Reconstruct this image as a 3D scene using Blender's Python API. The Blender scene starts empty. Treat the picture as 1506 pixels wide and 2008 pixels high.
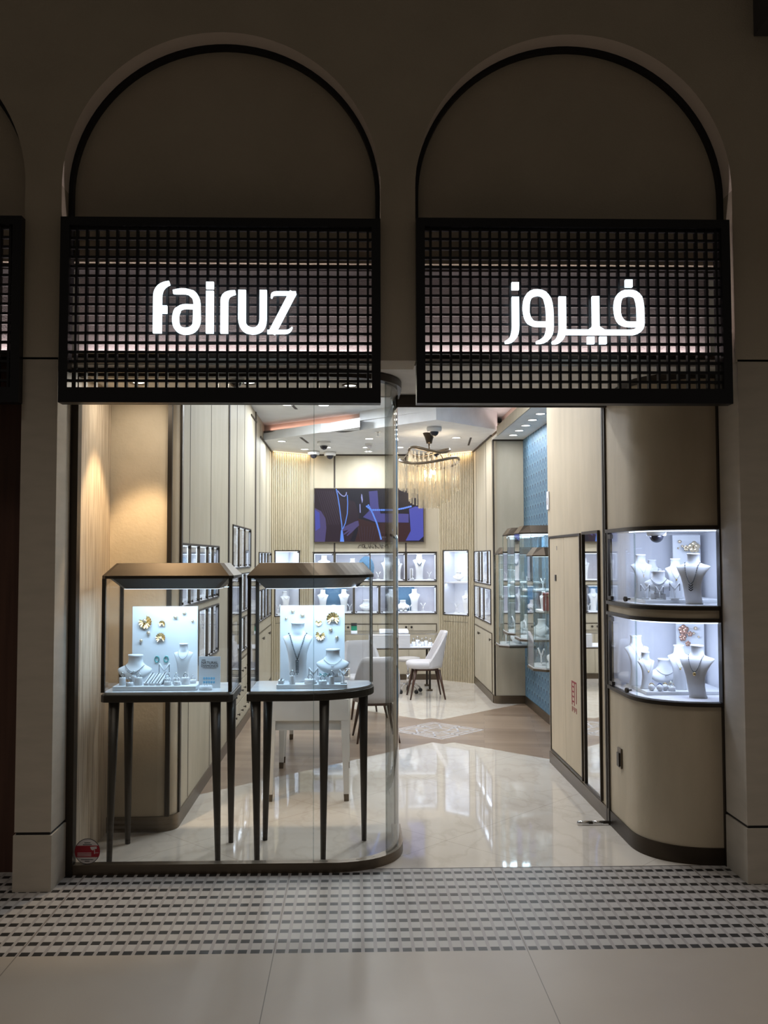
import bpy, bmesh, math, random
from mathutils import Matrix, Vector, Euler
random.seed(7)
PI = math.pi
S = bpy.context.scene
C = S.collection
# ------------------------------------------------------------------ camera
cam_d = bpy.data.cameras.new('camera'); cam = bpy.data.objects.new('camera', cam_d); C.objects.link(cam)
cam_d.sensor_fit = 'AUTO'; cam_d.sensor_width = 36.0; cam_d.lens = 1800 / 2008 * 36.0
cam_d.shift_x = 14 / 2008; cam_d.clip_start = 0.05
_R = Matrix.Rotation(math.radians(-1.43), 3, 'Z') @ Matrix.Rotation(PI/2 + math.atan(89/1800), 3, 'X') @ Matrix.Rotation(-0.002, 3, 'Z')
cam.matrix_world = Matrix.Translation((0, 0, 1.55)) @ _R.to_4x4()
S.camera = cam
S.unit_settings.scale_length = 1.17
S.view_settings.view_transform = 'Standard'; S.view_settings.look = 'None'
S.view_settings.exposure = 0.0; S.view_settings.gamma = 1.0
S.cycles.max_bounces = 8; S.cycles.diffuse_bounces = 3; S.cycles.glossy_bounces = 4
S.cycles.transmission_bounces = 4; S.cycles.transparent_max_bounces = 28
S.cycles.caustics_reflective = False; S.cycles.caustics_refractive = False
S.cycles.sample_clamp_indirect = 4.0
# ------------------------------------------------------------------ light
w = bpy.data.worlds.new('world'); S.world = w; w.use_nodes = True
w.node_tree.nodes['Background'].inputs[0].default_value = (1.0, 0.85, 0.68, 1)
w.node_tree.nodes['Background'].inputs[1].default_value = 0.048

def lamp(kind, name, loc, energy, color=(1, 1, 1), size=0.1, size_y=None, target=None, spot=None, blend=0.6):
    d = bpy.data.lights.new(name, kind); o = bpy.data.objects.new(name, d); C.objects.link(o)
    d.energy = energy; d.color = color; o.location = loc
    if kind == 'AREA':
        d.size = size
        if size_y: d.shape = 'RECTANGLE'; d.size_y = size_y
    elif kind in ('POINT', 'SPOT'): d.shadow_soft_size = size
    if kind == 'SPOT': d.spot_size = math.radians(spot or 90); d.spot_blend = blend
    if target is not None:
        o.rotation_euler = (Vector(target) - Vector(loc)).to_track_quat('-Z', 'Y').to_euler()
    return o
WARM = (1.0, 0.72, 0.44); NEUT = (0.93, 0.96, 1.0); COOL = (0.66, 0.79, 1.0)
# mall concourse lamps, high above and behind the viewer
for x_ in (-2.2, 0.2, 2.6):
    lo_ = lamp('AREA', 'mall_lamp', (x_, 2.1, 5.4), 12, (1.0, 0.92, 0.84), 0.8, 0.8, target=(x_, 2.2, 0)); lo_.data.spread = math.radians(80)
# shop interior ceiling downlights (low rear ceiling z 2.87, high ceiling z 3.06, niche soffit z 2.81, window soffit z 2.5)
REAR_SPOTS = [(-0.82, 10.39), (-0.32, 10.96), (0.17, 10.15), (0.15, 10.96), (0.18, 11.38), (-0.60, 11.15), (1.13, 10.06), (0.55, 10.95)]
HIGH_SPOTS = [(-0.66, 9.02), (-0.30, 9.05), (-0.2, 7.9), (0.6, 7.6), (-0.05, 6.6), (0.6, 6.2), (1.1, 7.2)]
NICHE_SPOTS = [(1.645, 9.39), (1.645, 9.05), (1.645, 8.70), (1.64, 8.34), (1.64, 7.98), (1.64, 7.6)]
WINDOW_SPOTS = [(-1.17, 4.98), (-0.57, 4.97), (-0.02, 5.05)]
for x, y in REAR_SPOTS: lamp('AREA', 'rear_downlight', (x, y, 2.855), 7.8, NEUT, 0.10, target=(x, y, 0))
for x, y in HIGH_SPOTS: lamp('AREA', 'high_downlight', (x, y, 3.045), 13.0, NEUT, 0.12, target=(x, y, 0))
for x, y in NICHE_SPOTS: lamp('AREA', 'niche_downlight', (x, y, 2.80), 2.2, NEUT, 0.08, target=(x, y, 0))
for (x, y), e, c in zip(WINDOW_SPOTS, (85, 8, 8), (WARM, WARM, NEUT)):
    lamp('SPOT', 'window_downlight', (x, y, 2.48), e, c, 0.03, spot=66, target=(x, y + 0.03, 0), blend=0.4)
    lamp('AREA', 'window_downlight_spill', (x, y, 2.485), 2.8, (1.0, 0.88, 0.74), 0.06, target=(x, y, 0))
# ------------------------------------------------------------------ materials
M = {}
def nt(name):
    m = bpy.data.materials.new(name); m.use_nodes = True; M[name] = m
    return m, m.node_tree, m.node_tree.nodes, m.node_tree.links, m.node_tree.nodes['Principled BSDF']
def mat(name, col, rough=0.5, metal=0.0, col2=None, scale=8.0, stretch=(1, 1, 1), bump=0.0, bscale=60.0, coat=0.0, spec=0.5, detail=4.0, contrast=(0.35, 0.65)):
    m, t, n, l, b = nt(name)
    b.inputs['Roughness'].default_value = rough; b.inputs['Metallic'].default_value = metal
    b.inputs['Specular IOR Level'].default_value = spec; b.inputs['Coat Weight'].default_value = coat
    tc = n.new('ShaderNodeTexCoord'); mp = n.new('ShaderNodeMapping'); mp.inputs['Scale'].default_value = stretch
    l.new(tc.outputs['Object'], mp.inputs['Vector'])
    nz = n.new('ShaderNodeTexNoise'); nz.inputs['Scale'].default_value = scale; nz.inputs['Detail'].default_value = detail
    l.new(mp.outputs[0], nz.inputs['Vector'])
    cr = n.new('ShaderNodeValToRGB'); cr.color_ramp.elements[0].position = contrast[0]; cr.color_ramp.elements[1].position = contrast[1]
    c2 = col2 or tuple(c * 0.93 for c in col)
    cr.color_ramp.elements[0].color = (*c2, 1); cr.color_ramp.elements[1].color = (*col, 1)
    l.new(nz.outputs['Fac'], cr.inputs[0]); l.new(cr.outputs[0], b.inputs['Base Color'])
    if bump:
        n2 = n.new('ShaderNodeTexNoise'); n2.inputs['Scale'].default_value = bscale; n2.inputs['Detail'].default_value = 3
        l.new(mp.outputs[0], n2.inputs['Vector'])
        bp = n.new('ShaderNodeBump'); bp.inputs['Strength'].default_value = bump; bp.inputs['Distance'].default_value = 0.01
        l.new(n2.outputs['Fac'], bp.inputs['Height']); l.new(bp.outputs[0], b.inputs['Normal'])
    return m
def emit(name, col, strength):
    m, t, n, l, b = nt(name)
    b.inputs['Base Color'].default_value = (*[c * 0.8 for c in col], 1)
    b.inputs['Emission Color'].default_value = (*col, 1); b.inputs['Emission Strength'].default_value = strength
    b.inputs['Roughness'].default_value = 0.4
    return m
def glass(name, tint=(1, 1, 1), refl=1.0, base=0.0):
    m, t, n, l, b = nt(name); n.remove(b)
    out = n['Material Output']; tr = n.new('ShaderNodeBsdfTransparent'); tr.inputs[0].default_value = (*tint, 1)
    gl = n.new('ShaderNodeBsdfGlossy'); gl.inputs['Roughness'].default_value = 0.0
    lw = n.new('ShaderNodeLayerWeight'); lw.inputs['Blend'].default_value = 0.5
    pw = n.new('ShaderNodeMath'); pw.operation = 'POWER'; pw.inputs[1].default_value = 5.0; l.new(lw.outputs['Facing'], pw.inputs[0])
    fr = n.new('ShaderNodeMath'); fr.operation = 'MULTIPLY_ADD'; fr.inputs[1].default_value = 0.96; fr.inputs[2].default_value = 0.035; l.new(pw.outputs[0], fr.inputs[0])
    mu = n.new('ShaderNodeMath'); mu.operation = 'MULTIPLY_ADD'; mu.inputs[1].default_value = refl; mu.inputs[2].default_value = base; mu.use_clamp = True
    mx = n.new('ShaderNodeMixShader'); l.new(fr.outputs[0], mu.inputs[0]); l.new(mu.outputs[0], mx.inputs[0])
    l.new(tr.outputs[0], mx.inputs[1]); l.new(gl.outputs[0], mx.inputs[2]); l.new(mx.outputs[0], out.inputs[0])
    return m
class NB:  # small node-maths helper
    def __init__(s, t): s.t = t
    def m(s, op, a, b=None, c=None):
        nd = s.t.nodes.new('ShaderNodeMath'); nd.operation = op
        for i, v in enumerate((a, b, c)):
            if v is None: continue
            if isinstance(v, (int, float)): nd.inputs[i].default_value = v
            else: s.t.links.new(v, nd.inputs[i])
        return nd.outputs[0]
    def mixc(s, f, a, b):
        nd = s.t.nodes.new('ShaderNodeMix'); nd.data_type = 'RGBA'
        for i, v in ((0, f), (6, a), (7, b)):
            if isinstance(v, (int, float)): nd.inputs[i].default_value = v
            elif isinstance(v, tuple): nd.inputs[i].default_value = (*v, 1)
            else: s.t.links.new(v, nd.inputs[i])
        return nd.outputs[2]
    def xyz(s, out):
        nd = s.t.nodes.new('ShaderNodeSeparateXYZ'); s.t.links.new(out, nd.inputs[0]); return nd.outputs
    def noise(s, vec, scale, detail=4, stretch=None):
        if stretch:
            mp = s.t.nodes.new('ShaderNodeMapping'); mp.inputs['Scale'].default_value = stretch
            s.t.links.new(vec, mp.inputs[0]); vec = mp.outputs[0]
        nd = s.t.nodes.new('ShaderNodeTexNoise'); nd.inputs['Scale'].default_value = scale; nd.inputs['Detail'].default_value = detail
        s.t.links.new(vec, nd.inputs['Vector']); return nd.outputs['Fac']

mat('plaster_reveal_lit', (0.82, 0.72, 0.64), 0.85, col2=(0.79, 0.69, 0.61), scale=3, bump=0.2, bscale=120)  # mall plaster made lighter: light from below put into the arch soffit colour
mat('plaster_mall', (0.50, 0.435, 0.345), 0.85, col2=(0.46, 0.40, 0.315), scale=3, bump=0.25, bscale=120)
mat('stone_pier', (0.50, 0.44, 0.365), 0.6, col2=(0.45, 0.40, 0.33), scale=5, stretch=(1, 1, 4))
mat('black_metal', (0.012, 0.012, 0.015), 0.45, 0.3)
mat('fascia', (0.36, 0.325, 0.325), 0.8, bump=0.3, bscale=150)
mat('dark_fascia', (0.06, 0.055, 0.055), 0.8)
mat('bronze', (0.17, 0.135, 0.10), 0.34, 0.9, col2=(0.14, 0.112, 0.083), scale=3, stretch=(1, 1, 12))
mat('bronze_dark', (0.055, 0.045, 0.036), 0.4, 0.7)
mat('bronze_satin', (0.060, 0.047, 0.035), 0.40, 0.9, scale=3, stretch=(1, 1, 14))
mat('seam', (0.045, 0.035, 0.028), 0.6)
mat('panel_beige', (0.47, 0.42, 0.325), 0.6, col2=(0.42, 0.375, 0.285), scale=4, stretch=(2, 2, 0.6), bump=0.06, bscale=90)
mat('panel_tan', (0.60, 0.50, 0.37), 0.62, col2=(0.53, 0.44, 0.32), scale=5, bump=0.12, bscale=60)
mat('panel_right', (0.53, 0.445, 0.325), 0.6, col2=(0.47, 0.395, 0.285), scale=4, stretch=(2, 2, 0.6), bump=0.06, bscale=90)
mat('travertine', (0.62, 0.51, 0.385), 0.55, col2=(0.33, 0.25, 0.18), scale=9, stretch=(1, 9, 0.35), detail=8, contrast=(0.3, 0.6), bump=0.15)
mat('slat_wood', (0.49, 0.425, 0.305), 0.5, col2=(0.43, 0.37, 0.255), scale=6, stretch=(3, 3, 0.3))
mat('ceiling_white', (0.86, 0.885, 0.92), 0.8)
mat('soffit', (0.86, 0.83, 0.78), 0.8)
mat('cove_pink_glow', (0.85, 0.66, 0.58), 0.8)  # pink glow of the cove LEDs put into the wall colour
mat('case_white', (0.80, 0.81, 0.85), 0.5, col2=(0.77, 0.78, 0.83), scale=20)
mat('case_grey', (0.62, 0.60, 0.64), 0.6, col2=(0.58, 0.565, 0.61), scale=20)
mat('leather_white', (0.82, 0.84, 0.86), 0.42, col2=(0.80, 0.82, 0.845), scale=60)
mat('marble_white', (0.80, 0.80, 0.80), 0.15, col2=(0.66, 0.67, 0.69), scale=7, detail=8, contrast=(0.3, 0.5), coat=0.2)
mat('gold', (0.85, 0.60, 0.26), 0.22, 1.0)
mat('gold_pale', (0.90, 0.76, 0.52), 0.25, 1.0)
mat('rose_brown', (0.40, 0.24, 0.18), 0.3, 0.9)
mat('pearl', (0.78, 0.64, 0.46), 0.2, 0.65, coat=0.5)
mat('silver', (0.75, 0.76, 0.78), 0.2, 1.0)
mat('gem_grey', (0.16, 0.17, 0.18), 0.2, 0.7)
mat('gem_teal', (0.16, 0.48, 0.47), 0.2, 0.3)
mat('gem_black', (0.02, 0.02, 0.03), 0.2, 0.2)
mat('gem_blue', (0.05, 0.12, 0.35), 0.2, 0.3)
mat('fabric_chair', (0.56, 0.545, 0.56), 0.9, col2=(0.52, 0.505, 0.52), scale=200, bump=0.1, bscale=300)
mat('walnut', (0.075, 0.032, 0.018), 0.4, col2=(0.045, 0.02, 0.012), scale=10, stretch=(1, 1, 0.1))
mat('stool_grey', (0.42, 0.40, 0.38), 0.6)
mat('chrome', (0.8, 0.8, 0.82), 0.08, 1.0)
mat('rubber', (0.012, 0.012, 0.013), 0.5)
mat('wood_pale', (0.44, 0.36, 0.29), 0.25, col2=(0.36, 0.29, 0.225), scale=6, stretch=(1, 8, 1))
mat('table_white', (0.72, 0.69, 0.64), 0.45)
mat('lamp_white', (0.8, 0.8, 0.8), 0.5)
mat('red_leather', (0.22, 0.02, 0.025), 0.5)
mat('green_plastic', (0.02, 0.30, 0.17), 0.4)
mat('sticker_red', (0.30, 0.008, 0.02), 0.5)
mat('sticker_white', (0.60, 0.56, 0.55), 0.5)
mat('ink', (0.03, 0.03, 0.035), 0.6)
mat('ink_blue', (0.25, 0.60, 0.85), 0.6)
mat('ink_red', (0.26, 0.03, 0.04), 0.6)
mat('brown_wood', (0.10, 0.045, 0.028), 0.5, col2=(0.07, 0.03, 0.02), scale=6, stretch=(6, 6, 0.3))
mat('mirror', (0.86, 0.88, 0.88), 0.02, 1.0)
emit('letter_light', (0.80, 0.93, 1.0), 1.9)
emit('disc_light', (1.0, 0.97, 0.92), 6.0)
emit('cove_led', (1.0, 0.74, 0.62), 1.3)
emit('fascia_led', (1.0, 0.80, 0.76), 18.0)
emit('case_led', (0.80, 0.89, 1.0), 2.2)
emit('warm_bulb', (1.0, 0.72, 0.36), 14.0)
emit('warm_led', (1.0, 0.72, 0.42), 2.2)
glass('glass'); glass('glass_smoke', (0.66, 0.68, 0.67), 1.6, 0.09); glass('glass_shop', (0.97, 0.985, 0.98), 0.8)
glass('glass_edge', (0.86, 0.93, 0.93), 1.3, 0.14)
glass('glass_bevel', (0.985, 1.0, 1.0), 1.6, 0.03)

# chandelier glass: clear fluted glass that scatters the warm lamps inside
m, t, n, l, b = nt('amber_glass'); b.inputs['Base Color'].default_value = (1.0, 0.86, 0.62, 1); b.inputs['Roughness'].default_value = 0.12
b.inputs['Subsurface Weight'].default_value = 0.0
n.remove(b); out = n['Material Output']
tl = n.new('ShaderNodeBsdfTranslucent'); tl.inputs[0].default_value = (0.72, 0.69, 0.62, 1)
gg = n.new('ShaderNodeBsdfGlossy'); gg.inputs['Roughness'].default_value = 0.12
tp = n.new('ShaderNodeBsdfTransparent'); tp.inputs[0].default_value = (0.95, 0.90, 0.80, 1)
a1 = n.new('ShaderNodeMixShader'); a1.inputs[0].default_value = 0.40; a2 = n.new('ShaderNodeMixShader'); a2.inputs[0].default_value = 0.66
l.new(tl.outputs[0], a1.inputs[1]); l.new(gg.outputs[0], a1.inputs[2]); l.new(a1.outputs[0], a2.inputs[1]); l.new(tp.outputs[0], a2.inputs[2]); l.new(a2.outputs[0], out.inputs[0])

# mosaic strip
m, t, n, l, b = nt('mosaic'); q = NB(t); tc = n.new('ShaderNodeTexCoord'); X, Y, Z = q.xyz(tc.outputs['Object'])
fx = q.m('FRACT', q.m('DIVIDE', q.m('ADD', X, 20.316), 0.05)); fy = q.m('FRACT', q.m('DIVIDE', q.m('SUBTRACT', Y, 3.69), 0.0978))
inx = q.m('MULTIPLY', q.m('GREATER_THAN', fx, 0.15), q.m('LESS_THAN', fx, 0.86))
iny = q.m('LESS_THAN', fy, 0.36)
blk = q.m('MULTIPLY', inx, iny)
joint = q.m('LESS_THAN', q.m('ABSOLUTE', q.m('SUBTRACT', q.m('FRACT', q.m('ADD', X, 20.816)), 0.5)), 0.0022)
nz = q.noise(tc.outputs['Object'], 6)
lite = q.mixc(nz, (0.33, 0.31, 0.29), (0.385, 0.36, 0.34))
ground = q.mixc(inx, (0.27, 0.25, 0.235), lite)
fyl = q.m('LESS_THAN', q.m('ABSOLUTE', q.m('SUBTRACT', fy, 0.385)), 0.03)
ground = q.mixc(q.m('MULTIPLY', fyl, 0.5), ground, (0.30, 0.27, 0.245))
c = q.mixc(blk, ground, (0.015, 0.014, 0.013)); c = q.mixc(joint, c, (0.14, 0.115, 0.095))
l.new(c, b.inputs['Base Color']); b.inputs['Roughness'].default_value = 0.40; b.inputs['Specular IOR Level'].default_value = 0.3
# mall floor tiles
m, t, n, l, b = nt('mall_tile'); q = NB(t); tc = n.new('ShaderNodeTexCoord'); X, Y, Z = q.xyz(tc.outputs['Object'])
joint = q.m('LESS_THAN', q.m('ABSOLUTE', q.m('SUBTRACT', q.m('FRACT', q.m('ADD', X, 20.816)), 0.5)), 0.0018)
j2 = q.m('LESS_THAN', q.m('ABSOLUTE', q.m('SUBTRACT', q.m('FRACT', q.m('DIVIDE', q.m('ADD', Y, 18.31), 2.0)), 0.5)), 0.0006)
nz = q.noise(tc.outputs['Object'], 3, 6); c = q.mixc(nz, (0.29, 0.25, 0.205), (0.345, 0.30, 0.25))
c = q.mixc(q.m('MAXIMUM', joint, j2), c, (0.12, 0.10, 0.08)); l.new(c, b.inputs['Base Color']); b.inputs['Roughness'].default_value = 0.42
# polished marble floor
m, t, n, l, b = nt('marble_floor'); q = NB(t); tc = n.new('ShaderNodeTexCoord'); X, Y, Z = q.xyz(tc.outputs['Object'])
nz = q.noise(tc.outputs['Object'], 1.6, 8, (1, 1.6, 1)); nv = q.noise(tc.outputs['Object'], 2.6, 10, (1.8, 1, 1))
vein = q.m('SUBTRACT', 1.0, q.m('MINIMUM', 1.0, q.m('MULTIPLY', q.m('ABSOLUTE', q.m('SUBTRACT', nv, 0.5)), 22.0)))
c = q.mixc(nz, (0.56, 0.50, 0.43), (0.73, 0.685, 0.62)); c = q.mixc(q.m('MULTIPLY', vein, 0.22), c, (0.42, 0.35, 0.28))
u_ = q.m('MULTIPLY', q.m('ADD', X, Y), 0.7071); v_ = q.m('MULTIPLY', q.m('SUBTRACT', X, Y), 0.7071)
ju = q.m('LESS_THAN', q.m('ABSOLUTE', q.m('SUBTRACT', q.m('FRACT', q.m('DIVIDE', q.m('ADD', u_, 20.05), 0.98)), 0.5)), 0.0016)
jv = q.m('LESS_THAN', q.m('ABSOLUTE', q.m('SUBTRACT', q.m('FRACT', q.m('DIVIDE', q.m('ADD', v_, 20.4), 0.98)), 0.5)), 0.0016)
c = q.mixc(q.m('MULTIPLY', q.m('MAXIMUM', ju, jv), 0.6), c, (0.30, 0.25, 0.20))
l.new(c, b.inputs['Base Color']); b.inputs['Roughness'].default_value = 0.04; b.inputs['IOR'].default_value = 1.62
# wood floor
m, t, n, l, b = nt('wood_floor'); q = NB(t); tc = n.new('ShaderNodeTexCoord')
mp = n.new('ShaderNodeMapping'); mp.inputs['Rotation'].default_value = (0, 0, math.radians(8)); l.new(tc.outputs['Object'], mp.inputs[0])
br = n.new('ShaderNodeTexBrick'); br.inputs['Scale'].default_value = 1.0; br.inputs['Brick Width'].default_value = 0.9; br.inputs['Row Height'].default_value = 0.11
br.inputs['Mortar Size'].default_value = 0.0015; br.inputs['Color1'].default_value = (0.24, 0.17, 0.12, 1); br.inputs['Color2'].default_value = (0.37, 0.275, 0.20, 1); br.inputs['Mortar'].default_value = (0.16, 0.11, 0.08, 1)
l.new(mp.outputs[0], br.inputs[0]); nz = q.noise(mp.outputs[0], 5, 8, (1, 9, 1))
c = q.mixc(q.m('MULTIPLY', nz, 0.55), br.outputs['Color'], (0.20, 0.135, 0.09)); l.new(c, b.inputs['Base Color']); b.inputs['Roughness'].default_value = 0.30
# teal scallop wallpaper (object x along wall, z up)
def wallpaper(name, px, pz):
    m, t, n, l, b = nt(name); q = NB(t); tc = n.new('ShaderNodeTexCoord'); X, Y, Z = q.xyz(tc.outputs['Object'])
    rz = q.m('DIVIDE', q.m('ADD', Z, 10), pz); row = q.m('FLOOR', rz); fz = q.m('FRACT', rz); xx = q.m('DIVIDE', q.m('ADD', X, 10), px)
    def cell(o_, lz):
        off = q.m('MULTIPLY', q.m('MODULO', q.m('ADD', row, o_), 2), 0.5)
        ax = q.m('MULTIPLY', q.m('ABSOLUTE', q.m('SUBTRACT', q.m('FRACT', q.m('ADD', xx, off)), 0.5)), 2)
        return q.m('ADD', q.m('POWER', ax, 1.5), q.m('POWER', q.m('MULTIPLY', lz, 0.5), 1.6))
    dA = cell(1, q.m('ADD', fz, 1.0)); dB = cell(0, fz); sel = q.m('LESS_THAN', dA, 1.0)
    d = q.m('ADD', q.m('MULTIPLY', sel, dA), q.m('MULTIPLY', q.m('SUBTRACT', 1.0, sel), dB))
    inside = q.m('LESS_THAN', d, 0.90)
    line = q.m('LESS_THAN', q.m('FRACT', q.m('MULTIPLY', d, 3.2)), 0.35)
    nz = q.noise(tc.outputs['Object'], 14)
    base = q.mixc(nz, (0.040, 0.105, 0.185), (0.085, 0.185, 0.29))
    c = q.mixc(q.m('MULTIPLY', line, 0.8), base, (0.19, 0.34, 0.44)); c = q.mixc(inside, (0.035, 0.05, 0.085), c)
    l.new(c, b.inputs['Base Color']); b.inputs['Roughness'].default_value = 0.6
wallpaper('wallpaper_teal', 0.13, 0.105); wallpaper('wallpaper_small', 0.055, 0.024)

# ------------------------------------------------------------------ mesh helpers
class MB:
    def __init__(s): s.v = []; s.f = []; s.mi = []; s.mats = []; s.cur = 0; s.sm = []
    def use(s, name):
        if name not in s.mats: s.mats.append(name)
        s.cur = s.mats.index(name); return s
    def add(s, vs, fs, smooth=False):
        o = len(s.v); s.v += [tuple(v) for v in vs]
        for f in fs: s.f.append([i + o for i in f]); s.mi.append(s.cur); s.sm.append(smooth)
        return s
    def box(s, x0, x1, y0, y1, z0, z1):
        if x0 > x1: x0, x1 = x1, x0
        if y0 > y1: y0, y1 = y1, y0
        if z0 > z1: z0, z1 = z1, z0
        vs = [(x, y, z) for z in (z0, z1) for y in (y0, y1) for x in (x0, x1)]
        return s.add(vs, [(0, 2, 3, 1), (4, 5, 7, 6), (0, 1, 5, 4), (2, 6, 7, 3), (0, 4, 6, 2), (1, 3, 7, 5)])
    def prism(s, poly, z0, z1):  # poly ccw in xy
        k = len(poly); vs = [(x, y, z0) for x, y in poly] + [(x, y, z1) for x, y in poly]
        return s.add(vs, [list(range(k))[::-1], list(range(k, 2 * k))] + [(i, (i + 1) % k, k + (i + 1) % k, k + i) for i in range(k)])
    def prism_y(s, poly, y0, y1):  # poly in xz, extruded along y
        k = len(poly); vs = [(x, y0, z) for x, z in poly] + [(x, y1, z) for x, z in poly]
        return s.add(vs, [list(range(k)), list(range(k, 2 * k))[::-1]] + [(i, k + i, k + (i + 1) % k, (i + 1) % k) for i in range(k)])
    def loft(s, rings, caps=True, smooth=True, closed=True):
        k = len(rings[0]); vs = [p for r in rings for p in r]; fs = []
        for j in range(len(rings) - 1):
            for i in range(k if closed else k - 1):
                a = j * k + i; b_ = j * k + (i + 1) % k; fs.append((a, b_, b_ + k, a + k))
        s.add(vs, fs, smooth)
        if caps:
            o = len(s.v) - len(vs)
            s.f.append([o + i for i in range(k)][::-1]); s.mi.append(s.cur); s.sm.append(False)
            s.f.append([o + (len(rings) - 1) * k + i for i in range(k)]); s.mi.append(s.cur); s.sm.append(False)
        return s
    def lathe(s, prof, cx=0, cy=0, cz=0, k=20, sx=1, sy=1, caps=True):
        return s.loft(caps=caps, rings=[[(cx + r * sx * math.cos(2 * PI * i / k), cy + r * sy * math.sin(2 * PI * i / k), cz + z) for i in range(k)] for r, z in prof])
    def cyl(s, x, y, z0, z1, r, r2=None, k=16): return s.lathe([(r, z0), (r2 if r2 is not None else r, z1)], x, y, 0, k)
    def sphere(s, x, y, z, r, k=12, h=8, sx=1, sy=1, sz=1):
        return s.lathe([(max(1e-5, r * math.sin(PI * j / h)), -r * sz * math.cos(PI * j / h)) for j in range(h + 1)], x, y, z, k, sx, sy)
    def tube(s, pts, r, k=8, closed=False):
        pts = [Vector(p) for p in pts]; nn = len(pts); rings = []
        rr = r if isinstance(r, (list, tuple)) else [r] * nn
        for i, p in enumerate(pts):
            if closed: d = pts[(i + 1) % nn] - pts[i - 1]
            else: d = pts[min(i + 1, nn - 1)] - pts[max(i - 1, 0)]
            if d.length < 1e-9: d = Vector((0, 0, 1))
            d.normalize(); up = Vector((0, 0, 1)) if abs(d.z) < 0.9 else Vector((1, 0, 0))
            a = d.cross(up).normalized(); b_ = a.cross(d).normalized()
            rings.append([tuple(p + a * rr[i] * math.cos(2 * PI * j / k) + b_ * rr[i] * math.sin(2 * PI * j / k)) for j in range(k)])
        if closed: rings.append(rings[0]); return s.loft(rings, caps=False)
        return s.loft(rings)
    def ribbon(s, pts, z0, z1, t):
        """wall of thickness t to the left of an open xy path"""
        P2 = [Vector((p[0], p[1])) for p in pts]; off = []; n_ = len(P2)
        for i, p in enumerate(P2):
            d = (P2[min(i + 1, n_ - 1)] - P2[max(i - 1, 0)]).normalized(); off.append(p + Vector((-d.y, d.x)) * t)
        runs = [[0]]
        for i in range(1, n_ - 1):
            runs[-1].append(i)
            if (P2[i] - P2[i - 1]).normalized().dot((P2[i + 1] - P2[i]).normalized()) < 0.86: runs.append([i])
        runs[-1].append(n_ - 1)
        for A in (P2, off):
            for run in runs:
                k = len(run); s.add([(A[i].x, A[i].y, z) for z in (z0, z1) for i in run], [(i, i + 1, k + i + 1, k + i) for i in range(k - 1)], k > 3)
        for z in (z0, z1): s.add([(p.x, p.y, z) for p in P2] + [(p.x, p.y, z) for p in off], [(i, i + 1, n_ + i + 1, n_ + i) for i in range(n_ - 1)])
        for i in (0, n_ - 1): s.add([(P2[i].x, P2[i].y, z0), (off[i].x, off[i].y, z0), (off[i].x, off[i].y, z1), (P2[i].x, P2[i].y, z1)], [(0, 1, 2, 3)])
        return s
    def mesh(s, name):
        me = bpy.data.meshes.new(name); me.from_pydata(s.v, [], s.f)
        for mn in (s.mats or ['case_white']): me.materials.append(M[mn])
        me.polygons.foreach_set('material_index', s.mi); me.polygons.foreach_set('use_smooth', s.sm)
        me.update(); bm = bmesh.new(); bm.from_mesh(me); bmesh.ops.recalc_face_normals(bm, faces=bm.faces); bm.to_mesh(me); bm.free()
        return me

def put(name, data, loc=(0, 0, 0), rz=0.0, parent=None, scale=None):
    o = bpy.data.objects.new(name, data); C.objects.link(o); o.location = loc; o.rotation_euler = (0, 0, rz)
    if scale is not None: o.scale = (scale,) * 3 if isinstance(scale, (int, float)) else scale
    if parent is not None: o.parent = parent
    return o
def obj(name, mb, parent=None, loc=(0, 0, 0), rz=0.0, bevel=0.0, scale=None, smooth_bevel=False, label=None):
    o = put(name, mb.mesh(name), loc, rz, parent, scale)
    if bevel:
        md = o.modifiers.new('bevel', 'BEVEL'); md.width = bevel; md.segments = 2; md.limit_method = 'ANGLE'
    if label: o['label'] = label
    return o
def thing(name, label, cat, loc=(0, 0, 0), rz=0.0, group=None, scale=None):
    o = put(name, None, loc, rz, None, scale); o.empty_display_size = 0.1
    return tag(o, label, cat, group)
def tag(o, label, cat, group=None):
    o['label'] = label; o['category'] = cat
    if group: o['group'] = group
    return o
def struct(name, mb, loc=(0, 0, 0), rz=0.0, bevel=0.0, parent=None):
    o = obj(name, mb, parent, loc, rz, bevel)
    if parent is None: o['kind'] = 'structure'
    return o
def B(matn): return MB().use(matn)
def arc(cx, cy, rx, ry, a0, a1, n, e=2.0):
    out = []
    for i in range(n + 1):
        a = a0 + (a1 - a0) * i / n; c_, s_ = math.cos(a), math.sin(a)
        out.append((cx + rx * math.copysign(abs(c_) ** (2 / e), c_), cy + ry * math.copysign(abs(s_) ** (2 / e), s_)))
    return out
class Frame:
    """local frame on a wall: u along it, d into it (away from the room), z up"""
    def __init__(s, x, y, rz): s.x, s.y, s.rz = x, y, rz
    def p(s, u, d=0.0, z=0.0):
        c_, s_ = math.cos(s.rz), math.sin(s.rz); return (s.x + u * c_ - d * s_, s.y + u * s_ + d * c_, z)
def wall_holes(mb, u0, u1, z0, z1, th, holes):
    us = sorted({u0, u1, *[h[0] for h in holes], *[h[1] for h in holes]}); zs = sorted({z0, z1, *[h[2] for h in holes], *[h[3] for h in holes]})
    for a, b_ in zip(us, us[1:]):
        zr = None
        for c_, d_ in zip(zs, zs[1:]):
            um, zm = (a + b_) / 2, (c_ + d_) / 2
            if any(h[0] < um < h[1] and h[2] < zm < h[3] for h in holes):
                if zr: mb.box(a, b_, 0, th, *zr); zr = None
            else: zr = (zr[0], d_) if zr else (c_, d_)
        if zr: mb.box(a, b_, 0, th, *zr)
    return mb
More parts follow.
